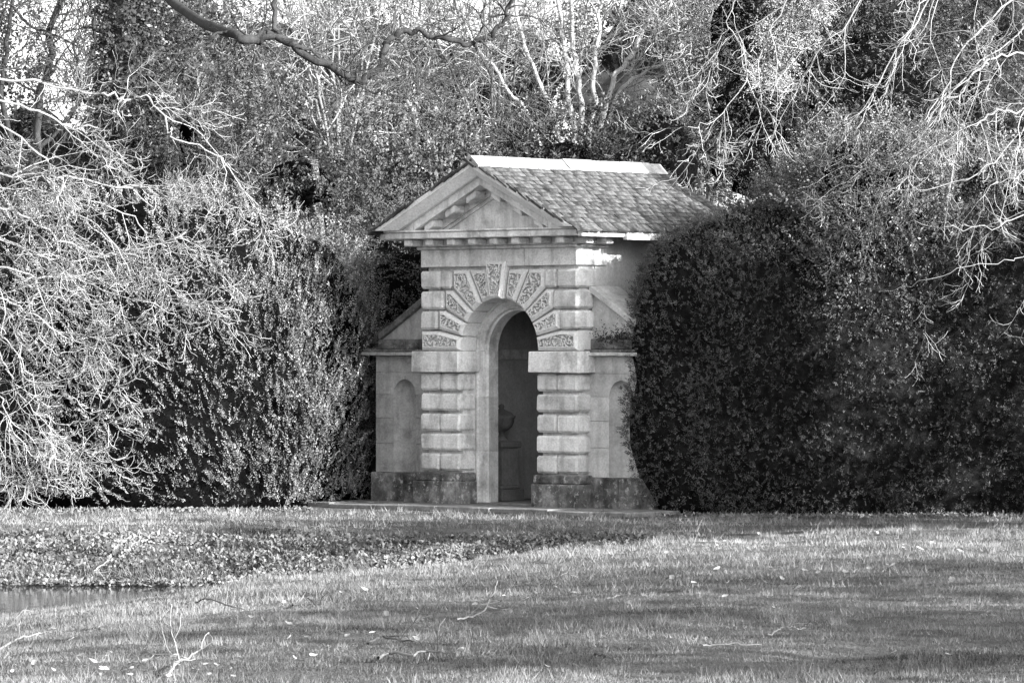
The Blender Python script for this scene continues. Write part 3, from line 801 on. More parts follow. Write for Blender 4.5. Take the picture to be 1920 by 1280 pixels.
def tubes(polys, sides, rng=None):
    """list of (pts, radii) -> verts, quads, tone"""
    groups = {}
    for p, r in polys: groups.setdefault(len(p), []).append((p, r))
    VV, FF, TT, base = [], [], [], 0
    rng = rng or NR
    for n, lst in groups.items():
        P = np.array([a for a, _ in lst], float); Rr = np.array([b for _, b in lst], float)
        m = len(lst)
        T = np.empty_like(P); T[:, 1:-1] = P[:, 2:] - P[:, :-2]; T[:, 0] = P[:, 1] - P[:, 0]; T[:, -1] = P[:, -1] - P[:, -2]
        T = norm(T)
        ref = np.where(np.abs(T[..., 1:2]) > .9, np.array([1., 0, 0]), np.array([0., 1, 0]))
        A = norm(np.cross(T, ref)); B = np.cross(T, A)
        th_ = np.arange(sides) * 2 * np.pi / sides
        ring = P[:, :, None, :] + Rr[:, :, None, None] * (A[:, :, None, :] * np.cos(th_)[None, None, :, None] + B[:, :, None, :] * np.sin(th_)[None, None, :, None])
        VV.append(ring.reshape(-1, 3))
        i = np.arange(m)[:, None, None] * n * sides + np.arange(n - 1)[None, :, None] * sides
        k = np.arange(sides)[None, None, :]; k2 = (k + 1) % sides
        f = np.stack([i + k, i + k2, i + k2 + sides, i + k + sides], -1).reshape(-1, 4) + base
        FF.append(f); base += m * n * sides
        TT.append(np.repeat(rng.uniform(0, 1, m), n * sides))
    return np.concatenate(VV), np.concatenate(FF), np.concatenate(TT)

def smooth_path(pts, n):
    """catmull-rom through control points"""
    P = np.array(pts, float); P = np.vstack([2 * P[0] - P[1], P, 2 * P[-1] - P[-2]])
    out = []; seg = len(P) - 3
    for t in np.linspace(0, seg - 1e-6, n):
        i = int(t); f = t - i; a, b, c, d = P[i], P[i + 1], P[i + 2], P[i + 3]
        out.append(.5 * (2 * b + (c - a) * f + (2 * a - 5 * b + 4 * c - d) * f ** 2 + (3 * b - 3 * c + d - a) * f ** 3))
    return np.array(out)

def grow(out, p, d, L, r, lvl, P, rg):
    n = P['n'][lvl]; st = L / n
    x, y, z = p; dx, dy, dz = d; pts = [(x, y, z)]; rad = [r]; dirs = [(dx, dy, dz)]
    wg = P['wig'][lvl]; dr = P['droop'][lvl]; up = P['up'][lvl]; tip = P['tip']
    for i in range(n):
        t = (i + 1) / n
        dx += rg.gauss(0, wg) + P['wind'][0]; dy += rg.gauss(0, wg) + P['wind'][1]; dz += rg.gauss(0, wg) - dr * (1 - t) + up * t
        l = math.sqrt(dx * dx + dy * dy + dz * dz) or 1; dx /= l; dy /= l; dz /= l
        x += dx * st; y += dy * st; z += dz * st
        pts.append((x, y, z)); rad.append(max(r * (1 - t * (1 - tip)), P['rmin'])); dirs.append((dx, dy, dz))
    out.append((pts, rad))
    branch(out, pts, rad, dirs, L, lvl + 1, P, rg)

def branch(out, pts, rad, dirs, L, lvl, P, rg, cnt=None, lo=None):
    if lvl >= len(P['n']): return
    c = P['kids'][lvl] if cnt is None else cnt
    c = int(c) + (1 if rg.random() < c - int(c) else 0)
    lo = P['lo'] if lo is None else lo
    n = len(pts) - 1
    for _ in range(c):
        t = lo + (1 - lo) * rg.random() ** .85; i = min(int(t * n), n - 1); f = t * n - i
        p = tuple(pts[i][k] * (1 - f) + pts[i + 1][k] * f for k in range(3)); d = dirs[i]
        a = R(rg.uniform(*P['ang']))
        q = (rg.gauss(0, 1), rg.gauss(0, 1) * P['flat'], rg.gauss(0, 1)); dt = sum(q[k] * d[k] for k in range(3))
        q = [q[k] - dt * d[k] for k in range(3)]; l = math.sqrt(sum(v * v for v in q)) or 1
        nd = tuple(d[k] * math.cos(a) + q[k] / l * math.sin(a) for k in range(3))
        grow(out, p, nd, P['len'][lvl] * rg.uniform(.55, 1.3) * (1.1 - .45 * t), min(rad[i] * .75, P['rad'][lvl] * rg.uniform(.75, 1.3)), lvl, P, rg)

def dirs_of(pts):
    P = np.array(pts); T = np.diff(P, axis=0); T = norm(np.vstack([T, T[-1]])); return [tuple(t) for t in T]

BASE = dict(n=(8, 7, 6, 5), wig=(.10, .16, .2, .22), droop=(0, .05, .05, .05), up=(0, .08, .12, .14), tip=.35, rmin=.0035,
            kids=(0, 7, 5, 4), len=(0, 1.2, .55, .28), rad=(0, .02, .009, .006), ang=(25, 65), lo=.15, flat=.6, wind=(0, 0))
def prm(**k):
    d = dict(BASE); d.update(k); return d

def bare_tree(name, label, base, paths, P, mats, rg, trunk=None, group=None, kids=None, sides=3, off=True):
    """paths: list of (control points, r0, r1, kids, part name) world coords"""
    T = tag(empty(name, base), label, 'tree', group)
    b = np.array(base); tw = []
    if trunk is not None:
        pts = smooth_path(trunk[0], 16); rr = np.linspace(trunk[1], trunk[2], 16)
        v, f, _ = tubes([(pts, rr)], 12); me = npmesh('trunk', v - b, f, np.full(len(v), .5)); link('trunk', me, mats[0], T, True)
    for cp, r0, r1, kc in paths:
        n = max(8, 4 * len(cp)); pts = smooth_path(cp, n); rr = np.linspace(r0, r1, n)
        pts2 = pts + np.cumsum(np.array([[rg.gauss(0, .012) for _ in range(3)] for _ in range(n)]), 0) * .5 + np.array([[rg.gauss(0, .022) for _ in range(3)] for _ in range(n)]) * (np.arange(n)[:, None] > 1)
        if r0 > .03:
            n = len(pts2) * 3; tt = np.linspace(0, len(pts2) - 1, n); ii = np.arange(len(pts2))
            pts2 = np.stack([np.interp(tt, ii, pts2[:, k]) for k in range(3)], 1) + np.stack([np.interp(tt, ii, [rg.gauss(0, r0 * .13) for _ in ii]) for _ in range(3)], 1)
            rr = np.interp(tt, ii, rr) * np.interp(tt, ii, [rg.uniform(.92, 1.1) for _ in ii])
        v, f, _ = tubes([(pts2, rr)], 9 if r0 > .03 else 5); me = npmesh('bough', v - b, f, np.full(len(v), .6)); link('bough', me, mats[0], T, True)
        branch(tw, [tuple(q) for q in pts2], list(rr), dirs_of(pts2), 1.0, 1, P, rg, cnt=kc)
    v, f, t = tubes(tw, sides, NR)
    me = npmesh('twigs', v - b, f, t); tag(link('twigs', me, mats[1], T), kind='stuff')
    return T, tw

def evergreen(name, label, base, mat, VT, trunk_pts, r0, r1, barkm, group=None, cat='tree', cores=()):
    T = tag(empty(name, base), label, cat, group); b = np.array(base)
    if trunk_pts:
        pts = smooth_path(trunk_pts, 14); v, f, _ = tubes([(pts, np.linspace(r0, r1, 14))], 10)
        link('trunk', npmesh('trunk', v - b, f), barkm, T, True)
    for c_, r_ in cores:
        o = Blob(c_, np.array(r_) * {'yew_tree': .68, 'conifer': .92, 'laurel_bush': .72}.get(name, .34), e=2.0, amp=.2, fr=1.3, seed=len(VT[0]) % 97).core('shade_core', M['core'], T, 0, 3); shift(o, b)
    V_, T_ = VT
    tag(link('crown', leaf_mesh('crown', V_ - b, T_), mat, T), kind='stuff')
    return T

rng = np.random.default_rng(21)
def xyz(px, py, d): return np.array(at(px, py, d))
def rad_px(r, d): return r / F * d

# broad evergreen shrub rising behind the left hedge
d = 67.0
VT1 = clump_crown(rng, xyz(560, 330, d), (rad_px(230, d), 1.3, rad_px(170, d)), 90, .42, 42, .22, 8, .075, .032, ylim=.35)
VT2 = clump_crown(rng, xyz(760, 330, d + .5), (rad_px(130, d), 1.1, rad_px(130, d)), 46, .40, 42, .22, 8, .075, .032, ylim=.35)
VT = (np.concatenate([VT1[0], VT2[0]]), np.concatenate([VT1[1], VT2[1]]))
b = (xyz(600, 0, d)[0], d - D, -.07)
evergreen('holly_shrub', 'broad pale-leaved evergreen shrub rising behind the left hedge', b, M['laurel'], VT, [b, xyz(600, 500, d), xyz(590, 300, d)], .14, .05, M['bark'], cat='shrub', cores=[(xyz(560, 350, d + .2), (rad_px(185, d), .8, rad_px(140, d))), (xyz(760, 350, d + .7), (rad_px(100, d), .8, rad_px(105, d)))])
# dark yew filling the gap between hedge and pavilion
d = 65.6
VT = clump_crown(rng, xyz(735, 640, d), (rad_px(170, d), .9, rad_px(300, d)), 170, .42, 52, .2, 8, .06, .022, ylim=.35)
b = (xyz(700, 0, d)[0], d - D, -.07)
evergreen('yew_tree', 'dark yew filling the gap between left hedge and pavilion', b, M['yew'], VT, [b, xyz(705, 700, d), xyz(700, 470, d)], .12, .05, M['bark_dark'], cores=[(xyz(745, 680, d + .3), (rad_px(190, d), .6, rad_px(390, d))), (xyz(650, 880, d + .2), (rad_px(120, d), .6, rad_px(170, d)))])
# dark bush behind the roof
d = 69.0
VT1 = clump_crown(rng, xyz(1060, 330, d), (rad_px(190, d), 1.2, rad_px(140, d)), 70, .42, 40, .22, 8, .075, .03, ylim=.35)
VT2 = clump_crown(rng, xyz(1230, 300, d), (rad_px(130, d), 1.2, rad_px(120, d)), 40, .42, 40, .22, 8, .075, .03, ylim=.35)
VT = (np.concatenate([VT1[0], VT2[0]]), np.concatenate([VT1[1], VT2[1]]))
b = (xyz(1090, 0, d)[0], d - D, -.07)
evergreen('laurel_bush', 'dark rounded evergreen bush directly behind the pavilion roof', b, M['bush'], VT, [b, xyz(1090, 560, d), xyz(1090, 300, d)], .12, .04, M['bark_dark'], cat='shrub', cores=[(xyz(1060, 340, d + .2), (rad_px(160, d), .8, rad_px(115, d))), (xyz(1230, 310, d + .2), (rad_px(110, d), .8, rad_px(105, d)))])
# tall dark conifer behind the right hedge
d = 73.0
parts = [clump_crown(rng, xyz(cx, cy, d + dd), (rad_px(rx, d), 1.3, rad_px(ry, d)), nc, .5, 40, .26, 9, .07, .024, lean=(0, -.2, -.35), ylim=.35)
         for cx, cy, dd, rx, ry, nc in ((1420, 250, 0, 170, 150, 60), (1470, 60, .6, 190, 130, 60), (1600, 160, .3, 190, 170, 70))]
VT = (np.concatenate([p[0] for p in parts]), np.concatenate([p[1] for p in parts]))
b = (xyz(1480, 0, d)[0], d - D + .8, -.07)
evergreen('conifer', 'tall shadowy conifer behind the right hedge, dark drooping needles', b, M['conifer'], VT, [b, np.array(b) + (0, .1, 5), np.array(b) + (.1, 0, 10)], .28, .1, M['bark_dark'], cores=[(xyz(1420, 260, d + .3), (rad_px(140, d), .9, rad_px(120, d))), (xyz(1470, 60, d + .9), (rad_px(150, d), .9, rad_px(110, d))), (xyz(1600, 160, d + .6), (rad_px(160, d), .9, rad_px(140, d)))])
# drooping conifer top right of centre, sunlight put into its needle colour
d = 70.5
parts = [clump_crown(rng, xyz(cx, cy, d), (rad_px(rx, d), .35, rad_px(ry, d)), nc, .2, 34, .24, 9, .06, .02, lean=(-.15, -.2, -1.1), ylim=.5, shell=.1)
         for cx, cy, rx, ry, nc in ((1500, 10, 50, 60, 20), (1480, 70, 45, 60, 16), (1450, 125, 30, 40, 9), (1540, -40, 70, 60, 16))]
VT = (np.concatenate([p[0] for p in parts]), np.concatenate([p[1] for p in parts]))
b = (xyz(1600, 0, d)[0], d - D + 3.2, -.07)
evergreen('weeping_conifer', 'sunlit-coloured weeping conifer hanging in from the top, right of centre', b, M['conifer_lit'], VT, [b, np.array(b) + (0, .1, 4), np.array(b) + (-.3, .2, 9.6)], .12, .05, M['bark_dark'])
# greyish evergreens filling behind the right hedge
d = 77.0
parts = [clump_crown(rng, xyz(cx, cy, d + dd), (rad_px(rx, d), 1.2, rad_px(ry, d)), nc, .55, 34, .28, 8, .09, .034, ylim=.35)
         for cx, cy, dd, rx, ry, nc in ((1800, 170, 0, 190, 210, 80), (1950, 60, .5, 150, 180, 40))]
VT = (np.concatenate([p[0] for p in parts]), np.concatenate([p[1] for p in parts]))
b = (xyz(1830, 0, d)[0], d - D, -.07)
evergreen('holm_oak', 'grey leafy evergreen tree behind the right hedge at the frame edge', b, M['ivy'], VT, [b, np.array(b) + (0, 0, 3), np.array(b) + (.2, 0, 8)], .25, .1, M['bark_dark'], cores=[(xyz(1800, 190, d + .3), (rad_px(150, d), .8, rad_px(170, d)))])

# ivy-clad tree, upper left
d = 69.0
b = (xyz(265, 0, d)[0], d - D, -.07)
tp = [b, xyz(255, 500, d), xyz(240, 200, d), xyz(235, -60, d), xyz(225, -400, d)]
P_ = smooth_path(tp, 60)
pts = P_[rng.integers(18, 60, 2600)] + rng.normal(0, .06, (2600, 3))
q = norm(rng.normal(size=(2600, 3)) * np.array([1, 1, .35]))
q = q[:]; pts = pts + q * .30
iv = sprays(rng, pts, q + np.array([0, 0, -.3]), .22, 7, .085, .05)
iv2 = clump_crown(rng, xyz(350, 250, d + .6), (rad_px(170, d), 1.1, rad_px(230, d)), 100, .4, 36, .22, 8, .075, .036, ylim=.35)
iv3 = clump_crown(rng, xyz(130, 430, d + .6), (rad_px(190, d), 1.1, rad_px(130, d)), 60, .4, 36, .22, 8, .075, .036, ylim=.35)
VT = (np.concatenate([iv[0], iv2[0], iv3[0]]), np.concatenate([iv[1], iv2[1], iv3[1]]))
evergreen('ivy_clad_tree', 'ivy-clad tree at upper left rising above the left hedge', b, M['ivy'], VT, tp, .34, .24, M['bark_dark'], cores=[(xyz(360, 270, d + .9), (rad_px(120, d), .7, rad_px(160, d))), (xyz(130, 450, d + .9), (rad_px(160, d), .7, rad_px(100, d)))])

# ------------------------------------------------------------------ bare winter trees
rg = random.Random(3)
def X(px, py, d): return tuple(at(px, py, d))
# 1. pale drooping tree, trunk out of frame on the left, twigs hanging over the left hedge
d = 57.5
b = (X(-330, 0, d)[0], d - D, -.05)
Pl = prm(kids=(0, 8, 6.5, 4.5), len=(0, 1.15, .6, .28), rad=(0, .0105, .0068, .005), wig=(.1, .2, .28, .3), tip=.25, droop=(0, .20, .12, .05), up=(0, .02, .16, .2), ang=(20, 65), rmin=.0034, wind=(.012, 0))
org = X(-330, -150, d)
def lp(*p, dd=0): return [X(a, c, d + dd + .15 * math.sin(i * 1.7)) for i, (a, c) in enumerate(p)]
paths = [
 (lp((-330, 60), (-150, 150), (-20, 180), (70, 205), (140, 225), (190, 235)), 0.0223, 0.0099, 6),
 (lp((-330, 160), (-120, 300), (0, 330), (100, 330), (180, 345), (260, 372), (320, 420)), 0.0223, 0.0081, 10),
 (lp((-330, 200), (-100, 370), (0, 390), (60, 415), (150, 470), (250, 472), (340, 445), (360, 430)), 0.0223, 0.0081, 11),
 (lp((-330, 260), (-100, 430), (0, 455), (60, 480), (140, 490), (220, 475), (290, 470)), 0.0202, 0.0063, 10),
 (lp((-330, 300), (-100, 490), (0, 500), (80, 525), (130, 515), (200, 545), (280, 560), (330, 590)), 0.0202, 0.0063, 11),
 (lp((-330, 340), (-100, 550), (0, 560), (50, 590), (120, 640), (190, 660), (215, 640)), 0.0180, 0.0054, 10),
 (lp((-330, 380), (-100, 640), (0, 660), (20, 700), (60, 760), (140, 790), (210, 760)), 0.0158, 0.0045, 10),
 (lp((-330, 400), (-110, 700), (-10, 740), (15, 800), (60, 860), (110, 890)), 0.0144, 0.0045, 10),
 (lp((-330, 120), (-100, 200), (20, 240), (90, 305), (110, 372), (150, 400), (210, 440), (250, 520)), 0.0180, 0.0063, 9),
 (lp((-330, 90), (-60, 130), (120, 160), (200, 170), (235, 180), (270, 172), (310, 225), (320, 250), (390, 275), (430, 320), (470, 380)), 0.0202, 0.0063, 13),
 (lp((-330, 200), (-100, 330), (60, 350), (200, 380), (270, 430), (285, 480), (330, 545), (390, 540)), 0.0137, 0.0045, 11),
 (lp((-330, 420), (-80, 600), (10, 640), (60, 720), (70, 800), (100, 850)), 0.0137, 0.0045, 10),
]
bare_tree('drooping_tree', 'pale bare tree drooping in from the left over the left hedge', b, paths, Pl, (M['twig_pale'], M['twig_pale']), rg, trunk=([b, X(-335, 500, d), org, X(-320, -500, d)], .30, .2))
# 2. dark crooked bough hanging over the middle
d = 63.5
b = (X(250, 0, d + 7)[0], d - D + 7, -.05)
Pd = prm(kids=(0, 4, 5, 4), len=(0, .95, .5, .28), rad=(0, .016, .009, .006), wig=(.1, .2, .24, .25), droop=(0, .06, .05, .03), up=(0, .06, .08, .1), rmin=.0042)
def lq(*p, dd=0): return [X(a, c, d + dd) for a, c in p]
hi = (X(240, -120, d + 7)); st = X(330, 10, d + 3)
paths = [
 ([hi, st] + lq((430, 66), (480, 74), (525, 70), (570, 100), (620, 128), (665, 150), (698, 134), (715, 100), (740, 68), (775, 55), (830, 68), (885, 78), (920, 66), (945, 38), (955, 0), (958, -60)), .072, .022, 26),
 (lq((520, 62), (490, 66), (455, 72), (430, 60), (380, 80), (330, 110)), .045, .008, 6),
 (lq((525, 70), (512, 40), (520, -10), (535, -90)), .035, .03, 3),
 (lq((690, 142), (660, 155), (690, 170), (740, 185), (775, 200), (800, 235), (820, 245)), .022, .006, 6),
 (lq((885, 78), (900, 110), (915, 150), (930, 195), (950, 225)), .024, .006, 6),
 (lq((545, 78), (580, 95), (625, 135), (640, 150), (655, 178)), .028, .006, 3),
 (lq((740, 70), (760, 90), (778, 120), (782, 150)), .016, .005, 4),
 (lq((890, 76), (930, 30), (980, 35), (1020, 38), (1035, 30)), .016, .006, 5),
]
bare_tree('crooked_tree', 'dark crooked bare bough arching across the top centre', b, paths, Pd, (M['bark_dark'], M['twig_dark']), rg, trunk=([b, X(252, 500, d + 7), X(245, 0, d + 7), X(240, -520, d + 7)], .26, .18))
# 3. pale many-stemmed tree behind the roof
d = 75.0
b = (X(1080, 0, d)[0], d - D, -.07)
Pc = prm(kids=(0, 7, 5, 4), len=(0, 1.5, .75, .36), rad=(0, .014, .009, .006), droop=(0, .0, .03, .04), up=(0, .10, .10, .08), wig=(.1, .13, .18, .2), rmin=.0055)
def lr(*p, dd=0): return [X(a, c, d + dd) for a, c in p]
paths = [
 (lr((1075, 420), (1072, 250), (1062, 150), (1052, 60), (1035, -40), (1030, -150)), .05, .03, 10),
 (lr((1085, 420), (1090, 250), (1082, 150), (1075, 60), (1068, -60), (1060, -180)), .05, .03, 10),
 (lr((1090, 420), (1110, 200), (1120, 100), (1125, 20), (1135, -100)), .045, .025, 12),
 (lr((1095, 420), (1140, 170), (1180, 110), (1200, 60), (1235, 0), (1270, -80)), .05, .025, 14),
 (lr((1095, 420), (1150, 200), (1200, 140), (1250, 110), (1290, 90), (1340, 40)), .042, .018, 14),
 (lr((1070, 420), (1040, 220), (1000, 130), (970, 40), (955, -80)), .045, .025, 14),
 (lr((1065, 420), (1010, 260), (970, 190), (930, 130), (880, 60), (860, -30)), .04, .018, 14),
]
bare_tree('many_stemmed_tree', 'pale many-stemmed bare tree behind the pavilion roof', b, paths, Pc, (M['bark_pale'], M['twig_pale']), rg, trunk=([b, X(1082, 700, d), X(1082, 400, d)], .2, .13))
# 4. pale drooping tree, trunk out of frame on the right
d = 58.5
b = (X(2230, 0, d)[0], d - D - .3, -.05)
Pr = prm(kids=(0, 7.5, 4.5, 3), len=(0, 1.45, .55, .25), rad=(0, .0085, .006, .0045), wig=(.08, .17, .24, .26), tip=.25, droop=(0, .22, .12, .05), up=(0, .0, .10, .14), ang=(18, 55), rmin=.0036, wind=(-.02, 0))
def lw_(*p, dd=0): return [X(a, c, d + dd + .12 * math.sin(i * 1.3)) for i, (a, c) in enumerate(p)]
paths = [
 (lw_((2230, -60), (2050, 60), (1920, 100), (1860, 112), (1800, 170), (1740, 190)), 0.0245, 0.0090, 13),
 (lw_((2230, 40), (2050, 180), (1925, 208), (1870, 215), (1830, 238), (1780, 258), (1720, 290), (1700, 300)), 0.0245, 0.0072, 16),
 (lw_((2230, -120), (2000, -60), (1900, 0), (1830, 70), (1790, 150), (1750, 210), (1700, 270)), 0.0180, 0.0054, 13),
 (lw_((2230, -260), (2000, -180), (1850, -90), (1760, -10), (1710, 60), (1670, 120), (1640, 190), (1610, 240)), 0.0180, 0.0054, 14),
 (lw_((2230, -320), (1950, -260), (1760, -150), (1660, -60), (1590, 50), (1540, 90), (1520, 140)), 0.0158, 0.0045, 10),
 (lw_((2230, -360), (1900, -320), (1680, -220), (1560, -120), (1480, -20), (1440, 60), (1400, 140), (1340, 230), (1290, 250)), 0.0158, 0.0045, 13),
 (lw_((2230, -380), (1800, -340), (1560, -240), (1450, -120), (1390, -10), (1360, 60), (1330, 100)), 0.0137, 0.0045, 10),
 (lw_((2230, 140), (2050, 330), (1930, 400), (1860, 430), (1780, 430), (1700, 415), (1640, 400)), 0.0108, 0.0036, 3),
 (lw_((2230, 60), (2050, 240), (1960, 290), (1900, 330), (1850, 350), (1830, 400)), 0.0108, 0.0045, 5),
 (lw_((2230, 160), (2050, 400), (1940, 470), (1880, 490), (1800, 500), (1720, 530), (1650, 545)), 0.0086, 0.0036, 3),
 (lw_((2230, -20), (2020, 120), (1900, 260), (1820, 330), (1700, 350), (1640, 360)), 0.0137, 0.0045, 10),
 (lw_((2230, -140), (2000, 0), (1830, 120), (1740, 240), (1680, 290), (1620, 320)), 0.0137, 0.0045, 13),
]
bare_tree('drooping_tree', 'pale bare tree drooping in from the right over the right hedge', b, paths, Pr, (M['twig_pale'], M['twig_pale']), rg, trunk=([b, X(2235, 500, d), X(2230, 0, d), X(2220, -500, d)], .28, .2))
# 5. dark bare tree against the sky, upper left
d = 78.0
b = (X(60, 0, d)[0], d - D, -.07)
Pk = prm(kids=(0, 9, 6, 4.5), len=(0, 1.5, .75, .38), rad=(0, .016, .010, .007), droop=(0, .05, .03, .02), up=(0, .06, .06, .06), wig=(.1, .2, .25, .25), rmin=.006)
def lk(*p, dd=0): return [X(a, c, d + dd) for a, c in p]
paths = [
 (lk((70, 300), (72, 190), (95, 110), (88, 60), (108, 0), (120, -80)), .07, .05, 14),
 (lk((40, 300), (5, 200), (8, 120), (20, 40), (30, -80)), .05, .03, 14),
 (lk((20, 10), (60, 50), (110, 70), (150, 90), (185, 130)), .03, .01, 10),
 (lk((70, 280), (130, 220), (170, 120), (180, 40), (190, -60)), .04, .02, 12),
 (lk((90, 330), (120, 250), (150, 170), (140, 90), (165, 20)), .025, .010, 16),
 (lk((60, 330), (-60, 240), (-100, 100), (-120, 0)), .04, .02, 6),
]
bare_tree('bare_oak', 'dark bare tree against the pale sky at upper left', b, paths, Pk, (M['bark_dark'], M['twig_dark']), rg, trunk=([b, X(60, 500, d), X(65, 280, d)], .2, .12))
# 6. grey bare trees in the wood beyond, centre
for (px, dd, lab, seed) in ((640, 84.0, 'slender grey bare tree left of the arching bough in the far wood', 1), (820, 88.0, 'grey bare tree beneath the arching bough in the far wood', 2), (330, 86.0, 'grey bare tree behind the ivy-clad tree in the far wood', 3), (1330, 82.0, 'grey bare tree between the stems and the conifer in the far wood', 4), (735, 90.0, 'grey bare tree under the low dip of the arching bough', 8), (930, 86.0, 'grey bare tree left of the pale many-stemmed tree', 9)):
    rg2 = random.Random(seed); d = dd; b = (X(px, 0, d)[0], d - D, -.07)
    Pf = prm(kids=(0, 7, 4.5, 3), len=(0, 1.9, .95, .45), rad=(0, .018, .011, .008), droop=(0, .0, .02, .02), up=(0, .06, .06, .06), wig=(.1, .15, .2, .22), rmin=.007, ang=(25, 60))
    pp = []
    for k in range(8):
        a = rg2.uniform(-130, 130)
        pp.append(([X(px + rg2.uniform(-5, 5), 430, d), X(px + a * .4, 220, d + rg2.uniform(-.6, .6)), X(px + a * .9, 60, d + rg2.uniform(-1, 1)), X(px + a * 1.4, -130, d)], .034, .014, 11))
    bare_tree('bare_tree', lab, b, pp, Pf, (M['twig_far'], M['twig_pale']), rg2, trunk=([b, X(px, 700, d), X(px, 420, d)], .22, .13), group='bare trees in the far wood')

# far wood as one mass
rng = np.random.default_rng(77)
parts = []; far_cores = []
FW = tag(empty('distant_woodland', (0, 36, 0)), 'dense mass of distant woodland behind the trees', 'woodland', kind='stuff')
for cx, cy, d, rx, ry, nc in ((60, 400, 94, 260, 250, 70), (-70, 130, 95, 130, 260, 75), (330, 220, 96, 150, 330, 80), (520, 260, 97, 170, 260, 60), (690, 240, 98, 130, 260, 60), (860, 260, 99, 130, 240, 60), (990, 280, 98, 120, 290, 50),
                              (1180, 200, 96, 150, 250, 60), (1380, 120, 97, 200, 300, 80), (1640, 120, 97, 220, 320, 80), (1880, 150, 97, 220, 330, 70)):
    parts.append(clump_crown(rng, xyz(cx, cy, d), (rad_px(rx, d), 1.3, rad_px(ry, d)), nc, .6, 24, .38, 7, .14, .055, ylim=.3, shell=.6))
    if cx < 0: continue
    Blob(xyz(cx, cy, d + 1.0), (rad_px(rx * .7, d), .8, rad_px(ry * .72, d)), e=2.0, amp=.9, fr=1.1, seed=int(cx) % 31).core('shade_core', M['core_far'], FW, 0, 4)  # dark body painted as the shade within the far wood
    shift(FW.children[-1], (0, 36, 0))
V_ = np.concatenate([p[0] for p in parts]); T_ = np.concatenate([p[1] for p in parts])
tag(link('foliage', leaf_mesh('foliage', V_ - np.array([0, 36, 0]), T_), M['far'], FW), kind='stuff')

# trees outside the frame on the right whose shade falls on the pavilion and lawn
rng = np.random.default_rng(91)
def pq(p, q): return (p * .65 + q * .76, p * .76 - q * .65)
for nm, lab, p, q, z, r, nc in (('shade_yew', 'broad yew standing out of frame to the right of the lawn', 4.3, 15.5, 2.9, (4.3, 4.2, 3.5), 130),
                                ('shade_cypress', 'slim upright evergreen out of frame beside the broad yew', -0.05, 15.0, 4.5, (.5, .5, 5.2), 56),
                                ('shade_holly', 'clear-stemmed evergreen out of frame nearer the camera', -5.2, 17.0, 4.5, (3.1, 3.0, 1.1), 56),
                                ('shade_pine', 'thin-crowned evergreen out of frame beside the near lawn', -23.5, 35.0, 5.4, (3.6, 3.6, 1.1), 26),
                                ('shade_box', 'low evergreen shrub out of frame at the right lawn edge', -1.4, 13.0, 1.6, (2.0, 2.0, 2.2), 40)):
    cx, cy = pq(p, q)
    VT = clump_crown(rng, (cx, cy, z), r, nc, .36 if nm == 'shade_cypress' else .75, 26, .4, 7, .20, .10, ylim=2, shell=.2)
    evergreen(nm, lab, (cx, cy, 0), M['yew'], VT, [(cx, cy, -.1), (cx + .1, cy, 2), (cx, cy, 5)], .3, .12, M['bark_dark'])
for px_, py_, lab, sd in ((10.5, -43.0, 'bare tree out of frame whose twigs dapple the near lawn', 5), (11.5, -33.0, 'bare tree out of frame whose twigs dapple the middle lawn', 6)):
    rg2 = random.Random(sd); Pb = prm(kids=(0, 10, 9), n=(8, 7, 5), len=(0, 2.2, 1.0), rad=(0, .04, .024), rmin=.013, wig=(.1, .15, .2), droop=(0, 0, 0), up=(0, .03, .05))
    pp = []
    for k in range(9):
        a = k * 2.4; r_ = rg2.uniform(2.2, 4)
        pp.append(([(px_, py_, 2.2), (px_ + .4 * r_ * math.cos(a), py_ + .4 * r_ * math.sin(a), 3.6), (px_ + r_ * math.cos(a), py_ + r_ * math.sin(a), 5.0 + rg2.uniform(-1, 1.2))], .09, .03, 13))
    bare_tree('bare_tree', lab, (px_, py_, .5), pp, Pb, (M['bark'], M['twig']), rg2, trunk=([(px_, py_, .3), (px_ + .1, py_, 1.5), (px_, py_, 2.6)], .24, .16))

# ------------------------------------------------------------------ grass, litter, fallen things
rng = np.random.default_rng(33)
def scatter(n, px0, px1, d0, d1, pw=1.0):
    """random ground points, even over the ground, a little beyond the frame"""
    d = np.sqrt(rng.uniform(d0 ** 2, d1 ** 2, n)); px = rng.uniform(px0, px1, n)
    Xg = (px - 960) / F * d
    return Xg, d
def grass(n, d0, d1, h, wd, seed):
    Xg, d = scatter(n, -430, 2350, d0, d1)
    z = gz(Xg, d)
    keep = z > -.42
    Xg, d, z = Xg[keep], d[keep], z[keep]
    P = np.stack([Xg, d - D, z - .005], 1); N = len(P)
    cl = vnoise(P * 1.3, 41); fine = vnoise(P * np.array([5, 9, 1]), 42)
    hh = h * (.45 + .9 * cl) * (.6 + .8 * fine) * rng.uniform(.6, 1.3, N)
    lean = rng.normal(0, .5, (N, 3)); lean[:, 2] = 1; lean = norm(lean)
    side = norm(np.cross(lean, rng.normal(size=(N, 3)))) * (wd * rng.uniform(.7, 1.4, N))[:, None]
    V = np.empty((N, 3, 3)); V[:, 0] = P - side; V[:, 1] = P + side; V[:, 2] = P + lean * hh[:, None]
    pt = vnoise(P * np.array([.9, .6, 1]), 43); tuft = vnoise(P * np.array([6, 4, 1]), 44)
    hh = hh * np.where(tuft > .66, 2.1, 1.0) * np.where(tuft < .25, .45, 1.0)
    V[:, 2] = P + lean * hh[:, None]
    t = np.clip(.9 * (pt - .5) + .6 * (fine - .5) + .5 * (tuft - .5) + .45 * rng.uniform(0, 1, N) + np.where(d > 54, .42, .24), 0, 1)  # far strip lighter: sunlight put into the blade tone
    return V, t
G1 = grass(245000, 20, 34, .028, .0026, 1); G2 = grass(185000, 34, 51.5, .033, .0042, 2); G3 = grass(45000, 54, 61.5, .04, .006, 3)
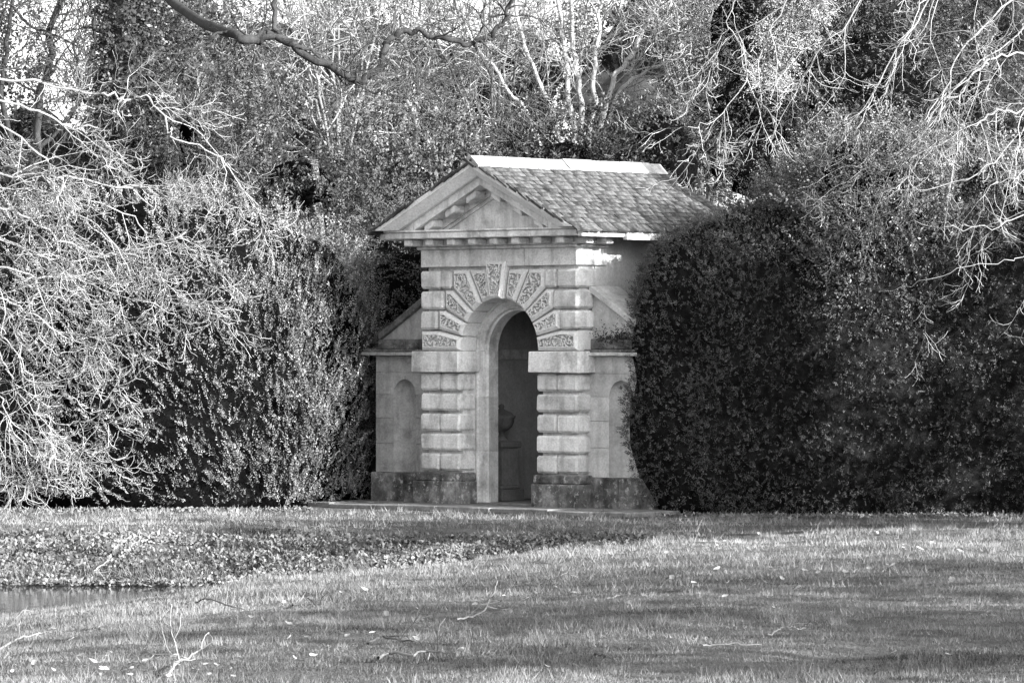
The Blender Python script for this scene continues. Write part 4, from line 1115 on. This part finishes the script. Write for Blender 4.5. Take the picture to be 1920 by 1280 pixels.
V_ = np.concatenate([G1[0], G2[0], G3[0]]); T_ = np.concatenate([G1[1], G2[1], G3[1]])
pv = np.array([-0.204, 0]); ca, sa = math.cos(R(-43)), math.sin(R(-43))
rel = V_[:, 0, :2] - pv; lu = rel[:, 0] * ca + rel[:, 1] * sa; lv = -rel[:, 0] * sa + rel[:, 1] * ca
ok = ~((np.abs(lu) < 3.3) & (lv > -.9)); V_, T_ = V_[ok], T_[ok]
n = len(V_)
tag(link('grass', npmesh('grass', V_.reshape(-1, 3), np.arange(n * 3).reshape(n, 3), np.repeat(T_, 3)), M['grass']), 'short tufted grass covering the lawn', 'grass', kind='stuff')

# ivy and leaf litter on the far bank of the stream
n = 70000
Xg, d = scatter(n, -250, 1330, 49.6, 55.2)
t = (Xg / d * F + 960)
lim = np.interp(t, [-250, 600, 1000, 1330], [54.1, 54.2, 53.8, 52.5]); low = np.interp(t, [-250, 480, 900, 1330], [50.4, 50.2, 48.8, 51.5])
keep = (d < lim + rng.normal(0, .15, n)) & (d > low) & (rng.uniform(0, 1, n) < np.interp(t, [0, 700, 1100, 1330], [1, .9, .5, .12]))
pn = vnoise(np.stack([Xg * 2.2, d * 2.6, d * 0], 1), 91); keep &= (pn > .30) | (rng.uniform(0, 1, n) < .18)
Xg, d = Xg[keep], d[keep]; z = gz(Xg, d)
P = np.stack([Xg, d - D, np.maximum(z, -.49) + rng.uniform(0, .05, len(z))], 1); N = len(P)
Ld = rng.normal(size=(N, 3)); Ld[:, 2] = np.abs(Ld[:, 2]) * .7 + .1; Ld = norm(Ld)
Wd = norm(np.cross(Ld, rng.normal(size=(N, 3))))
Q = leaf_quads(P, Ld, Wd, rng.uniform(.025, .075, N), rng.uniform(.014, .046, N))
tone = np.clip(rng.uniform(0, 1, N) ** 1.5 * .7 + .8 * (vnoise(P * np.array([1.6, 2.2, 1]), 9) - .5) + .12, 0, 1)
# weeds and litter along the foot of the hedges
n2 = 3800; px = np.concatenate([rng.uniform(1240, 2100, 2000), rng.uniform(-200, 590, 1800)])
dd = np.where(px > 900, 59.25 + rng.normal(0, .16, n2), 61.4 + rng.normal(0, .15, n2))
Xb = (px - 960) / F * dd
P2 = np.stack([Xb, dd - D, gz(Xb, dd) + rng.uniform(0, .04, n2)], 1)
Ld = rng.normal(size=(n2, 3)); Ld[:, 2] = np.abs(Ld[:, 2]) * .6; Ld = norm(Ld); Wd = norm(np.cross(Ld, rng.normal(size=(n2, 3))))
Q2 = leaf_quads(P2, Ld, Wd, rng.uniform(.03, .07, n2), rng.uniform(.02, .04, n2))
tag(link('leaf_litter', leaf_mesh('leaf_litter', np.concatenate([Q, Q2]), np.concatenate([tone, rng.uniform(.2, .8, n2)])), M['litter']), 'ivy and dead leaves covering the stream bank and hedge foot', 'leaf litter', kind='stuff')

# dry grass hanging over the water's edge
n = 5200
Xg, d = scatter(n, -250, 700, 50.2, 51.4); z = gz(Xg, d); keep = (vnoise(np.stack([Xg * 2.2, d * 0, d * 0], 1), 61) > .42) & (z > -.52)
Xg, d, z = Xg[keep], d[keep], z[keep]; N = len(Xg); P = np.stack([Xg, d - D, np.maximum(z, -.48)], 1)
lean = np.stack([rng.normal(0, .35, N), -.55 + rng.normal(0, .3, N), .5 + rng.normal(0, .35, N)], 1); lean = norm(lean)
side = norm(np.cross(lean, rng.normal(size=(N, 3)))) * .006
V_ = np.empty((N, 3, 3)); V_[:, 0] = P - side; V_[:, 1] = P + side; V_[:, 2] = P + lean * rng.uniform(.1, .28, N)[:, None]
tag(link('bank_grass', npmesh('bank_grass', V_.reshape(-1, 3), np.arange(N * 3).reshape(N, 3), np.repeat(rng.uniform(.2, 1, N), 3)), M['grass']), 'long dry grass fringing the far edge of the stream', 'grass', kind='stuff')

# small weeds on the right wing coping
p0 = pav_pt(1.85, .40, 2.26)
W_ = tag(empty('coping_weeds', p0), 'small dark weeds growing on the coping right of the arch', 'plant')
q = norm(np.random.default_rng(4).normal(size=(150, 3)) * np.array([1, 1, .7]) + np.array([0, 0, .7]))
rr = np.random.default_rng(6); base_ = np.stack([rr.uniform(-.28, .34, 150), rr.uniform(-.24, .2, 150), np.zeros(150)], 1); base_[:, 1] -= base_[:, 0] * .9
V_, T_ = sprays(rr, base_, q, .24, 9, .05, .022)
tag(link('leaves', leaf_mesh('leaves', V_, T_), M['bush'], W_), kind='stuff')

# fallen pale leaves on the lawn
lv_px = [(132, 1210), (310, 1165), (190, 1190), (533, 1138), (430, 1170), (470, 1165), (575, 1205), (335, 1162), (640, 1120), (683, 1112), (810, 1130), (800, 1128), (708, 1140), (725, 1160), (780, 1150), (890, 1142), (905, 1140), (945, 1125), (985, 1132), (970, 1108), (1040, 1108), (1075, 1120), (1165, 1140), (1180, 1138), (1115, 1028), (1122, 1038), (1108, 1018), (1010, 1005), (1000, 1005), (1495, 1112), (1360, 1126), (1402, 1115), (1455, 1150), (1675, 1163), (1780, 1240), (1675, 1235), (1725, 1035), (1645, 1005), (1885, 1040), (1800, 1040), (1585, 1080), (1785, 1095), (865, 1230), (860, 1228), (1025, 1262), (780, 1208), (770, 1210), (1345, 1028), (1350, 1035), (1300, 1175), (540, 1180), (150, 1240), (250, 1255), (100, 1268), (330, 1270), (60, 1250), (200, 1268), (420, 1255), (1580, 1095), (1450, 1060)]
lv_px += [(rnd.uniform(20, 440), 1280 - abs(rnd.gauss(0, 22))) for _ in range(34)] + [(rnd.uniform(500, 700), rnd.uniform(1180, 1270)) for _ in range(8)] + [(rnd.uniform(1240, 1900), rnd.uniform(1005, 1110)) for _ in range(26)]
shapes = []
for k in range(6):
    rr = random.Random(k + 50); bm = bmesh.new(); nU, nW = 6, 3; gr = []
    cu, tw = rr.uniform(.3, 1.0), rr.uniform(-.6, .6)
    for i in range(nU + 1):
        t = i / nU; wv = math.sin(math.pi * min(max(t, .03), .97)) ** .7 * .5
        row = []
        for j in range(-1, 2):
            row.append(bm.verts.new((t - .5, j * wv * .62 + .05 * math.sin(6 * t), .25 * cu * (t - .5) ** 2 * 2 + .22 * abs(j) * wv * cu + tw * j * wv * (t - .5) + rr.uniform(0, .03))))
        gr.append(row)
    for i in range(nU):
        for j in range(2): bm.faces.new((gr[i][j], gr[i][j + 1], gr[i + 1][j + 1], gr[i + 1][j]))
    me = bpy.data.meshes.new('fallen_leaf'); bm.to_mesh(me); bm.free()
    a = me.attributes.new('tone', 'FLOAT', 'POINT'); a.data.foreach_set('value', np.full(len(me.vertices), rr.uniform(.2, 1), dtype=np.float32))
    me.materials.append(M['deadleaf']); shapes.append(me)
for i, (px, py) in enumerate(lv_px):
    p = ground_px(px, py); o = bpy.data.objects.new('fallen_leaf', shapes[i % 6]); COL.objects.link(o)
    o.location = (p[0], p[1], p[2] + .035); s_ = rnd.uniform(.042, .078) * (.75 if p[1] < -34 else 1); o.scale = (s_, s_, s_)
    o.rotation_euler = (rnd.uniform(-.5, .8), rnd.uniform(-.5, .5), rnd.uniform(0, 6.28))
    if py < 1112 and px > 960: tag(o, 'pale dead leaf on the sunlit rise below the right hedge', 'leaf', 'fallen leaves on the sunlit rise')
    elif py > 1215 and px < 720: tag(o, 'pale dead leaf in the loose scatter at the lower left corner', 'leaf', 'fallen leaves at the lower left')
    elif px < 960: tag(o, 'pale curled dead leaf on the lawn between stream and centre', 'leaf', 'fallen leaves on the left lawn')
    else: tag(o, 'pale curled dead leaf in the darker grass, right foreground', 'leaf', 'fallen leaves in the right foreground')

# fallen branches
def stick(name, label, px_pts, r0, mat, kids=3, lift=.03, d_override=None, seed=0):
    pts = []
    for (px, py, h) in px_pts:
        p = ground_px(px, py); pts.append((p[0], p[1], p[2] + lift + h))
    b = pts[0]; rg3 = random.Random(seed); r0 *= .72
    T = tag(empty(name, b), label, 'branch', 'fallen branches on the lawn')
    n = 5 * len(pts); C = smooth_path(pts, n); C += np.cumsum(np.array([[rg3.gauss(0, .006) for _ in range(3)] for _ in range(n)]), 0)
    rr = np.linspace(r0, r0 * .45, n); v, f, t = tubes([(C, rr)], 6); link('main_stem', npmesh('main_stem', v - np.array(b), f, np.full(len(v), .7)), mat, T, True)
    out = []; Ps = prm(kids=(0, kids, 2), n=(6, 6, 5), len=(0, .3, .14), rad=(0, r0 * .5, r0 * .3), rmin=.003, wig=(.1, .18, .2), droop=(0, 0, 0), up=(0, 0, 0), ang=(25, 60))
    branch(out, [tuple(q) for q in C], list(rr), dirs_of(C), 1, 1, Ps, rg3, cnt=kids)
    for pl in out:
        v, f, t = tubes([pl], 4); link('side_twig', npmesh('side_twig', v - np.array(b), f, t), mat, T)
TP, TD = M['stick'], M['twig_dark']
stick('fallen_branch', 'dark arched fallen branch near the stream, left foreground', [(345, 1140, .0), (385, 1138, .03), (420, 1150, .02), (455, 1150, 0)], .011, TD, 2, seed=1)
stick('fallen_branch', 'dark low fallen branch between stream and centre foreground', [(545, 1142, 0), (580, 1132, .03), (610, 1138, .01), (625, 1143, 0)], .010, TD, 3, seed=2)
stick('fallen_branch', 'pale forked fallen branch lying at the lower left frame edge', [(-20, 1235, .0), (30, 1205, .02), (70, 1190, .02), (112, 1180, .01)], .013, TP, 3, seed=3)
stick('fallen_branch', 'pale upright-forked fallen branch at the bottom left of centre', [(315, 1275, .0), (335, 1250, .03), (375, 1235, .04)], .012, TP, 4, seed=4)
stick('fallen_branch', 'pale twisted fallen branch at the bottom, left of middle', [(712, 1245, .0), (740, 1240, .02), (775, 1245, .02), (800, 1235, .02), (828, 1242, 0)], .012, TP, 3, seed=5)
stick('fallen_branch', 'long thin forked fallen branch in the middle of the lawn', [(855, 1168, .0), (900, 1163, .02), (925, 1145, .04), (940, 1120, .06)], .010, TP, 3, seed=6)
stick('fallen_branch', 'dark fallen branch with raised twigs on the sunny crest', [(950, 1112, 0), (975, 1108, .02), (1005, 1106, .02), (1020, 1100, .03)], .009, TD, 4, seed=7)
stick('fallen_branch', 'pale curved twig standing up from the sunny crest', [(1010, 1090, .02), (1030, 1098, .0), (1055, 1096, .02), (1058, 1075, .05)], .007, TP, 2, seed=8)
stick('fallen_branch', 'short dark stick lying right of the lawn centre', [(1138, 1132, 0), (1165, 1126, .01), (1195, 1125, 0)], .010, TP, 0, seed=9)
stick('fallen_branch', 'wavy pale stick lying low in the right foreground grass', [(1440, 1196, 0), (1470, 1192, .01), (1490, 1190, .02), (1510, 1186, .02)], .008, TP, 1, seed=10)
stick('fallen_branch', 'long pale stick lying flat in the grass, bottom right', [(1320, 1222, 0), (1370, 1221, .01), (1430, 1223, 0)], .008, TP, 0, seed=11)
stick('fallen_branch', 'thin pale stick in the shade below the right hedge', [(1122, 992, .03), (1150, 1005, .03), (1192, 1025, .02)], .010, TP, 0, seed=12)
stick('fallen_branch', 'dark fallen twig spray in the foreground, left of centre', [(690, 1215, 0), (725, 1212, .02), (770, 1215, .01), (800, 1212, 0)], .010, TD, 4, seed=13)
stick('fallen_branch', 'pale broken branch leaning at the water edge, far left', [(163, 1094, .02), (182, 1084, .06), (205, 1072, .10)], .018, TP, 1, seed=14)
stick('fallen_branch', 'small dark crooked stick in the right middle foreground', [(1110, 1240, 0), (1135, 1248, .01), (1155, 1252, 0)], .008, TD, 1, seed=15)
